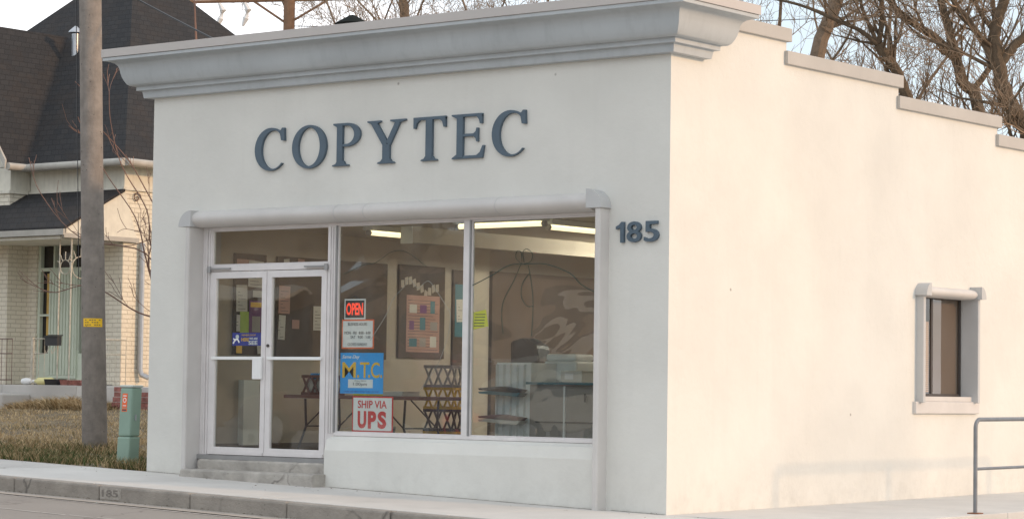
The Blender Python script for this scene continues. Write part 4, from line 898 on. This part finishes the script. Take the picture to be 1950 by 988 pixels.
link('tray', MB().prism([(8.62, 1.178), (8.8, 1.178), (8.83, 1.28), (8.59, 1.28)], -19.02, -18.7, 'x'), 'black_plastic', t)
t = thing('flower_trough', 'low dark red trough on the porch edge beside the utility pole', 'planter', (-18.4, 8.7, 1.18))
link('trough', MB().prism([(8.62, 1.178), (8.78, 1.178), (8.81, 1.27), (8.59, 1.27)], -18.62, -18.1, 'x'), 'red_brick', t)
t = thing('brick_pile', 'stack of loose red bricks beside the green pedestal near the shop wall', 'bricks', (-16.6, 8.3, .7))
rn = random.Random(8)
for k in range(22):
    x = -16.95+(k % 4)*.21+rn.uniform(-.02, .02); z = .66+.085*(k//4)
    link('brick', box(x, x+.195, 8.3+rn.uniform(-.03, .03), 8.42, z, z+.078), 'red_brick', t)

# ------------------------------------------------------------ far utility pole and wires
t = thing('far_utility_pole', 'brown utility pole with a crossarm and insulators rising behind the shop roof', 'pole', (-27.3, 23.3, 0))
link('pole', MB().tube([(-27.4, 23.6, 0), (-27.25, 23.25, 9.8), (-27.2, 23.2, 12.4)], [.17, .14, .13], 14), 'far_pole_wood', t)
ca = [(-29.3, 21.6, 10.44), (-25.6, 24.5, 10.60)]
link('crossarm', MB().tube(ca, .045, 6), 'far_pole_wood', t)
link('brace', MB().tube([(-27.23, 23.2, 9.95), (-26.5, 23.8, 10.54)], .03, 5).tube([(-27.27, 23.2, 9.95), (-27.9, 22.7, 10.48)], .03, 5), 'far_pole_wood', t)
for u in (.05, .2, .33, .44, .72, .93):
    p = Vector(ca[0]).lerp(Vector(ca[1]), u)
    link('insulator', MB().lathe([(.03, -.02), (.075, 0), (.045, .05), (.08, .09), (.05, .13), (.03, .16)], (p.x, p.y, p.z+.05), 8), 'white', t)
for u in (.05, .2, .33): # drop-out switches hanging under the arm
    p = Vector(ca[0]).lerp(Vector(ca[1]), u)
    link('fuse_cutout', MB().tube([p+Vector((0, 0, -.05)), p+Vector((.08, .05, -.22)), p+Vector((.03, .02, -.42)), p+Vector((-.03, -.02, -.62))], [.04, .085, .08, .03], 6), 'white', t)
def wire(lab, pts, r=.012):
    p, q = Vector(pts[0]), Vector(pts[1]); sag = pts[2]; mb = MB()
    mb.tube([p.lerp(q, k/20)-Vector((0, 0, sag*4*(k/20)*(1-k/20))) for k in range(21)], r, 5)
    o = link('overhead_wire', mb, 'black_plastic'); tag(o, lab, 'wire')
wire('thin overhead wire running left from the far crossarm', ((-29.2, 21.7, 10.62), (-48, 6, 12.5), .5))
wire('thin overhead wire running right from the far crossarm behind bare branches', ((-25.7, 24.4, 10.72), (-2, 44, 13.5), .6))
wire('black cable dropping past the dark roof to the shop corner', ((-7.0, 2.4, 4.9), (-15.6, 3.4, 8.6), .1), .014)
wire('second thin wire low across the far crossarm', ((-27.3, 23.2, 9.9), (-9.0, 33, 10.4), .3), .01)

# ------------------------------------------------------------ bare trees
def catmull(P, n=5):
    P = [Vector(p) for p in P]; out = []
    for i in range(len(P)-1):
        p0, p1, p2, p3 = P[max(i-1, 0)], P[i], P[i+1], P[min(i+2, len(P)-1)]
        for k in range(n):
            u = k/n; out.append(.5*((2*p1)+(p2-p0)*u+(2*p0-5*p1+4*p2-p3)*u*u+(3*p1-p0-3*p2+p3)*u**3))
    out.append(P[-1]); return out
class Tree:
    def __init__(s, seed, up=.25, zmax=13, zmin=3.6, dense=0):
        s.dense = dense; s.r = random.Random(seed); s.trunk = MB(); s.br = MB(); s.tw = MB(); s.up = up; s.zmax = zmax; s.zmin = zmin; s.n = 0
    def limb(s, P, r0, r1, kids, klen, depth=3, z0=3.0, trunk=False, spread=1.0):
        Q = catmull(P); L = len(Q); rs = [r0+(r1-r0)*(i/(L-1))**.8 for i in range(L)]
        for i in range(1, L-1): Q[i] = Q[i]+Vector((s.r.uniform(-1, 1), s.r.uniform(-1, 1), 0))*rs[i]*.18
        (s.trunk if trunk else s.br).tube(Q, rs, 10 if r0 > .06 else 7)
        cand = [i for i in range(1, L) if Q[i].z > z0]
        if not cand: return
        for k in range(kids):
            i = s.r.choice(cand); d = (Q[min(i+1, L-1)]-Q[i-1]).normalized()
            s.grow(Q[i], d, klen*s.r.uniform(.5, 1.25), min(rs[i]*.55, .045)*s.r.uniform(.5, 1), depth, spread)
    def grow(s, p, d, ln, rad, depth, spread=1.0):
        ax = Vector((s.r.gauss(0, 1), s.r.gauss(0, 1), s.r.gauss(0, 1))); ax = (ax-d*ax.dot(d)).normalized()
        an = s.r.uniform(.35, 1.15)*spread; dd = (d*math.cos(an)+ax*math.sin(an)); dd.z += s.up; dd.normalize()
        n = 6 if depth > 1 else 4; pts = [p.copy()]; c = p.copy(); v = dd.copy()
        for k in range(n):
            v = (v+Vector((s.r.gauss(0, .17), s.r.gauss(0, .17), s.r.gauss(0, .15)+.035))).normalized(); c = c+v*ln/n; pts.append(c.copy())
        rr = [max(.0042, rad*(1-.8*k/n)) for k in range(n+1)]
        (s.br if rad > .016 else s.tw).tube(pts, rr, 5 if rad > .016 else 3, caps=False); s.n += 1
        if depth <= 0: return
        m = s.r.randint(3, 4) if s.dense else s.r.randint(2, 4)
        for k in range(m):
            i = s.r.randint(1, n); q = pts[i]
            s.grow(q, (pts[i]-pts[i-1]).normalized(), ln*s.r.uniform(.38, .72), max(.0045, rr[i]*.75), depth-1, spread)
    def finish(s, lab, loc, name='bare_tree', group=None, m1='bark', m2='twig'):
        t = thing(name, lab, 'tree', loc, group)
        link('trunk', s.trunk, m1, t, smooth='auto'); 
        if s.br.v: link('limbs', s.br, m1, t, smooth=True, recalc=False)
        if s.tw.v: link('crown', s.tw, m2, t, recalc=False)
        return t
T = Tree(1, dense=1)
T.limb([(-4.9, 18.5, .3), (-4.94, 18.37, 2.41), (-5.02, 18.04, 5.0), (-5.08, 18.0, 5.69), (-5.38, 17.77, 6.26), (-5.48, 17.66, 6.84), (-5.5, 17.6, 7.37), (-5.37, 17.67, 7.91), (-5.19, 17.75, 8.71), (-5.2, 17.9, 10.5)], .21, .06, 14, 1.7, 3, 4.6, True)
T.limb([(-5.48, 17.66, 6.75), (-5.3, 17.78, 7.06), (-5.05, 17.96, 7.38), (-4.69, 18.21, 7.92), (-3.9, 18.8, 9.2)], .10, .05, 9, 1.6, 3)
T.limb([(-5.49, 17.65, 6.71), (-5.65, 17.5, 7.15), (-5.85, 17.32, 7.54), (-6.05, 17.14, 7.89), (-6.21, 16.97, 8.42), (-6.5, 16.6, 9.6)], .07, .035, 9, 1.5, 3)
T.limb([(-5.5, 17.6, 7.37), (-5.67, 17.45, 7.63), (-5.8, 17.32, 7.99), (-6.0, 17.0, 8.8)], .055, .03, 6, 1.3, 3)
T.limb([(-5.41, 17.72, 6.66), (-5.69, 17.49, 6.84), (-5.96, 17.26, 7.01), (-6.6, 16.9, 7.3)], .045, .02, 6, 1.3, 3)
T.limb([(-5.05, 18.1, 5.4), (-5.3, 17.5, 5.55), (-5.8, 17.1, 5.6), (-6.4, 16.8, 5.45)], .04, .015, 4, 1.0, 2)
T.limb([(-5.03, 18.1, 5.0), (-4.9, 17.8, 5.5), (-5.1, 17.3, 5.9), (-4.6, 17.2, 6.6)], .05, .02, 7, 1.3, 3)
T.finish('bare tree with the thickest forked dark trunk at the far right behind the shop', (-4.9, 18.5, .3), group='bare trees behind the shop')
T = Tree(2, dense=1)
T.limb([(-7.6, 21.6, .3), (-7.59, 21.39, 2.32), (-7.59, 21.11, 6.3), (-7.83, 20.88, 7.0), (-7.97, 20.74, 7.61), (-8.04, 20.66, 8.04), (-8.14, 20.54, 8.53), (-8.24, 20.41, 9.3), (-8.3, 20.3, 11)], .15, .05, 18, 1.7, 3, 5.0, True)
T.limb([(-7.97, 20.74, 7.5), (-8.24, 20.52, 7.84), (-8.61, 20.2, 8.13), (-8.83, 20.0, 8.42), (-9.05, 19.8, 8.9), (-9.6, 19.3, 9.9)], .085, .04, 10, 1.6, 3)
T.limb([(-7.75, 20.95, 6.8), (-7.4, 21.1, 7.3), (-7.3, 21.1, 8.0), (-7.4, 21.0, 9.3)], .07, .03, 10, 1.5, 3)
T.limb([(-7.6, 21.1, 6.2), (-8.2, 20.7, 6.5), (-8.9, 20.2, 6.7), (-9.6, 19.6, 7.3)], .05, .02, 10, 1.5, 3)
T.finish('bare tree with a slender dark trunk left of the thickest forked one behind the shop', (-7.6, 21.6, .3), group='bare trees behind the shop')
T = Tree(3, dense=1)
T.limb([(-7.7, 19.2, .3), (-7.71, 18.74, 2.44), (-7.6, 18.5, 5.9), (-7.78, 18.39, 6.8), (-7.94, 18.24, 7.17), (-8.06, 18.13, 7.4)], .12, .085, 9, 1.3, 3, 5.8, True)
T.limb([(-8.06, 18.13, 7.38), (-8.29, 17.93, 7.63), (-8.55, 17.73, 7.77), (-9.2, 17.3, 8.1), (-10.0, 16.8, 8.3)], .05, .02, 8, 1.2, 3)
T.limb([(-8.06, 18.13, 7.4), (-8.0, 18.16, 7.82), (-8.02, 18.1, 8.38), (-8.12, 17.98, 9.03), (-8.0, 18, 10)], .05, .025, 8, 1.4, 3)
T.limb([(-8.06, 18.13, 7.4), (-8.18, 18.02, 7.73), (-8.28, 17.91, 8.1), (-8.34, 17.82, 8.75), (-8.6, 17.6, 9.8)], .045, .02, 8, 1.4, 3)
T.finish('bare tree with a bent trunk emerging just above the second parapet step', (-7.7, 19.2, .3), group='bare trees behind the shop')
T = Tree(4)
T.limb([(-13.2, 22.07, .3), (-12.9, 22.2, 3.5), (-12.04, 22.61, 7.97), (-11.86, 22.7, 8.6), (-11.71, 22.79, 9.13), (-11.45, 22.92, 10.3), (-11.3, 23, 12)], .19, .11, 12, 1.5, 3, 7.8, True)
T.limb([(-11.86, 22.7, 8.6), (-11.3, 22.9, 8.9), (-10.7, 23.1, 9.4)], .035, .012, 8, 1.1, 3)
T.finish('bare tree with a straight pale leaning trunk beside the cornice end', (-13.2, 22.07, .3), group='bare trees behind the shop', m1='bark_pale')
T = Tree(5, dense=1)
T.limb([(-25.24, 25.33, .3), (-25.1, 25.0, 7), (-25.05, 24.96, 10.13), (-25.06, 24.92, 10.57), (-25.11, 24.78, 12.09)], .15, .10, 14, 2.4, 3, 8.0, True)
T.finish('distant bare tree with a pale upright trunk above the middle of the cornice', (-25.24, 25.33, .3), group='bare trees behind the shop', m1='bark_pale')
for k, (x, y, sd_, lb) in enumerate((
        (-26.3, 23.9, 22, 'distant bare tree between the far utility pole and the roof vent'), (-22.9, 21.4, 21, 'distant bare tree directly right of the roof vent'),
        (-22.9, 24.1, 23, 'distant bare tree just right of the pale trunk above the middle of the cornice'), (-18.2, 20.2, 24, 'distant bare tree whose fine crown shows above the right half of the cornice'),
        (-15.8, 27.1, 25, 'distant bare tree just left of the pale leaning trunk'), (-13.9, 28.7, 26, 'distant bare tree behind the bent trunk'), (-5.5, 28, 27, 'distant bare tree behind the thickest forked trunk at far right'))):
    hi = k < 4; T = Tree(sd_, dense=hi, up=.08 if hi else .25); q = .55 if hi else 1
    T.limb([(x, y, .3), (x+.2, y, 4.5), (x-.1, y+.1, 7.0), (x+.2, y, 9.0 if hi else 12)], .09, .03, 16 if hi else 14, 1.9 if hi else 2.2, 3, 6.5 if hi else 6.0, True)
    T.limb([(x, y, 6.6), (x-.7*q, y-.2, 8.0), (x-1.6*q, y-.3, 9.4), (x-2, y, 11)], .05, .015, 8, 1.7, 3); T.limb([(x, y, 6.4), (x+.8*q, y+.2, 8.0), (x+1.8*q, y+.3, 9.4), (x+2.1, y, 11)], .05, .015, 8, 1.7, 3)
    T.finish(lb, (x, y, .3), group='distant bare trees', m1='bark_pale' if k % 2 else 'bark')
# low brush behind the parapet
for k, (x, y) in enumerate(((-8.6, 19.6), (-6.6, 18.8))):
    T = Tree(40+k, up=.5); 
    for j in range(7):
        a_ = T.r.uniform(0, 6.28); T.limb([(x, y, 1.0), (x+.5*math.cos(a_), y+.5*math.sin(a_), 4.6), (x+1.0*math.cos(a_), y+1.0*math.sin(a_), 6.6+T.r.uniform(-.5, .8))], .028, .010, 4, .8, 2, 5.2, spread=.8)
    T.trunk.tube([(x, y, .3), (x, y, 1.2)], .12, 8)
    T.finish(('dense twiggy bare shrub left of the slender dark trunk' if k == 0 else 'dense twiggy bare shrub between the slender and the forked trunks'), (x, y, .3), name='bare_shrub')
# young tree next to the shop's left wall
T = Tree(7, up=.35)
T.limb([(-10.72, 3.75, .3), (-10.77, 3.6, 2.16), (-10.70, 3.57, 3.4), (-10.63, 3.57, 4.32), (-10.43, 3.64, 5.68), (-10.41, 3.62, 6.19), (-10.42, 3.58, 6.69)], .045, .008, 2, .7, 1, 5.0, True, .6)
def rl_(P, r0, kids=3, kl=.45): T.limb(P, r0, .004, kids, kl, 1, 0, spread=.7)
rl_([(-10.77, 3.6, 2.2), (-10.9, 3.42, 2.55), (-11.02, 3.35, 3.0), (-11.12, 3.25, 3.5), (-11.45, 2.95, 4.15), (-11.62, 2.85, 4.7)], .016, 5)
rl_([(-10.75, 3.6, 2.7), (-10.95, 3.4, 3.1), (-11.0, 3.35, 3.6), (-11.25, 3.1, 4.2), (-11.38, 3.0, 4.8), (-11.40, 2.98, 5.2)], .013, 5)
rl_([(-10.9, 3.45, 2.5), (-10.95, 3.35, 2.9), (-10.85, 3.4, 3.3), (-10.85, 3.4, 3.55)], .014, 3, .4)
rl_([(-10.80, 3.55, 2.1), (-11.1, 3.3, 2.2), (-11.6, 2.9, 2.55), (-12.1, 2.6, 2.45), (-12.5, 2.4, 2.75)], .014, 5)
rl_([(-10.77, 3.6, 2.3), (-11.0, 3.35, 3.0), (-11.7, 2.8, 3.2), (-12.2, 2.5, 3.8), (-12.35, 2.4, 4.3)], .012, 5)
rl_([(-10.77, 3.6, 2.8), (-10.9, 3.5, 3.2), (-11.3, 3.2, 3.1), (-11.9, 2.8, 3.3)], .009, 4)
rl_([(-10.72, 3.58, 3.2), (-11.0, 3.3, 3.9), (-11.2, 3.15, 4.3), (-11.6, 2.8, 4.9), (-11.7, 2.75, 5.3)], .010, 4)
T.finish('young bare tree with thin reddish branches arching out beside the left shop wall', (-10.72, 3.75, .3), name='young_tree', m1='twig_red', m2='twig_red')
# street opposite: only met in the window reflections and as light blockers
S2 = thing('opposite_shops', 'long low brown brick row with dark windows on the far side of the street', 'building', (-30, -27, 0))
link('wall', box(-75, -6, -34, -27, -1, 6.2), 'red_brown_wall', S2)
link('parapet', box(-75.1, -5.9, -34.1, -26.9, 6.2, 6.6), 'concrete', S2)
for k in range(12):
    x = -71+k*5.4; f_ = link('window', box(x, x+3.4, -26.99, -26.93, 1.0, 3.3), 'bronze', S2); link('pane', box(x+.1, x+3.3, -26.929, -26.92, 1.1, 3.2), 'dark_glass', f_)
link('awning', MB().prism([(-26.9, 3.9), (-25.6, 3.5), (-25.6, 3.4), (-26.9, 3.75)], -60, -30, 'x'), 'cream_wood', S2)
def car(lab, x, y, m):
    t = thing('parked_car', lab, 'car', (x, y, zs(x)-.16)); z = zs(x)-.16
    low = [(-2.25, .30), (-2.3, .62), (-2.1, .86), (-1.0, .95), (1.55, .98), (2.15, .90), (2.28, .6), (2.2, .30)]
    top = [(-1.1, .96), (-.45, 1.45), (.9, 1.50), (1.75, .99)]
    link('body', MB().prism([(x+a, z+b) for a, b in low], y-.86, y+.86, 'y'), m, t, bevel=.07); link('cabin', MB().prism([(x+a, z+b) for a, b in top], y-.70, y+.70, 'y'), m, t, bevel=.06)
    for s_ in (-1, 1):
        link('side_window', MB().prism([(x-.9, z+1.0), (x-.42, z+1.38), (x+.2, z+1.41), (x+.2, z+1.0)], y+s_*.702, y+s_*.712, 'y'), 'dark_glass', t); link('side_window', MB().prism([(x+.28, z+1.0), (x+.28, z+1.41), (x+.85, z+1.42), (x+1.5, z+1.0)], y+s_*.702, y+s_*.712, 'y'), 'dark_glass', t)
        for xx in (-1.4, 1.4):
            w_ = link('wheel', MB().lathe([(.30, -.1), (.33, -.07), (.33, .07), (.30, .1)], (x+xx, y+s_*.80, z+.33), 20, 'y'), 'tyre', t); link('rim', MB().lathe([(.19, -.112), (.20, -.10), (.20, .10), (.19, .112)], (x+xx, y+s_*.80, z+.33), 16, 'y'), 'galvanised', w_)
        link('headlight', box(x-2.31, x-2.2, y+s_*.62-.14, y+s_*.62+.14, z+.62, z+.76), 'white', t); link('taillight', box(x+2.18, x+2.29, y+s_*.66-.12, y+s_*.66+.12, z+.64, z+.8), 'sign_red', t)
    return t
car('dark red parked car on the far side of the street, reflected in the display window', -12.0, -9.2, 'car_red')
t = thing('reflection_van', 'cream delivery van added across the street for a pale reflection in the display window', 'van', (-6.8, -9.4, zs(-6.8)-.16)); vx, vy, vz = -6.8, -9.4, zs(-6.8)-.16  # van put in to give the panes a pale reflection
link('body', MB().prism([(vx+a, vz+b) for a, b in ((-2.45, .35), (-2.5, .95), (-2.3, 1.12), (-1.7, 1.25), (-1.15, 2.05), (-.8, 2.18), (2.4, 2.2), (2.5, 2.1), (2.5, .35))], vy-.95, vy+.95, 'y'), 'cream_wood', t, bevel=.06)
for s_ in (-1, 1):
    link('side_window', MB().prism([(vx-1.62, vz+1.3), (vx-1.12, vz+1.92), (vx-.45, vz+1.95), (vx-.45, vz+1.3)], vy+s_*.952, vy+s_*.962, 'y'), 'dark_glass', t)
    for xx in (-1.6, 1.6):
        w_ = link('wheel', MB().lathe([(.32, -.11), (.35, -.07), (.35, .07), (.32, .11)], (vx+xx, vy+s_*.88, vz+.35), 20, 'y'), 'tyre', t); link('rim', MB().lathe([(.20, -.122), (.21, -.11), (.21, .11), (.20, .122)], (vx+xx, vy+s_*.88, vz+.35), 16, 'y'), 'galvanised', w_)
    link('headlight', box(vx-2.52, vx-2.44, vy+s_*.7-.14, vy+s_*.7+.14, vz+.75, vz+.95), 'white', t); link('taillight', box(vx+2.49, vx+2.52, vy+s_*.8-.08, vy+s_*.8+.08, vz+.9, vz+1.3), 'sign_red', t)
link('windscreen', MB().prism([(vx-1.72, vz+1.3), (vx-1.68, vz+1.3), (vx-1.16, vz+2.02), (vx-1.20, vz+2.02)], vy-.8, vy+.8, 'y'), 'dark_glass', t)
T = Tree(62, up=.2); T.limb([(-17, -15.5, .2), (-17, -15.6, 2.5), (-16.6, -15.5, 5), (-17, -15.5, 9)], .22, .08, 20, 2.6, 2, 1.8, True)
T.finish('bare street tree on the far side of the street, met only in the window reflections', (-17, -15.5, .2), name='street_tree')
T = Tree(61, up=.2); X0, Y0 = 30, 13.3
T.limb([(X0, Y0, -.3), (X0-.1, Y0+.1, 3.5), (X0+.1, Y0-.1, 6), (X0-.2, Y0, 11)], .2, .06, 26, 3.0, 3, 3.2, True)
T.limb([(X0, Y0, 4.0), (X0-1, Y0-1.4, 6), (X0-1.5, Y0-2.4, 8)], .08, .03, 10, 2.2, 3); T.limb([(X0, Y0, 4.2), (X0+.7, Y0+2, 6.5), (X0+.9, Y0+3.5, 8.5)], .08, .03, 10, 2.2, 3)
T.finish('bare street tree east of the shop that dapples the side wall', (X0, Y0, -.3), name='street_tree')
print('tris', sum(len(o.data.polygons) for o in bpy.data.objects if o.type == 'MESH'))
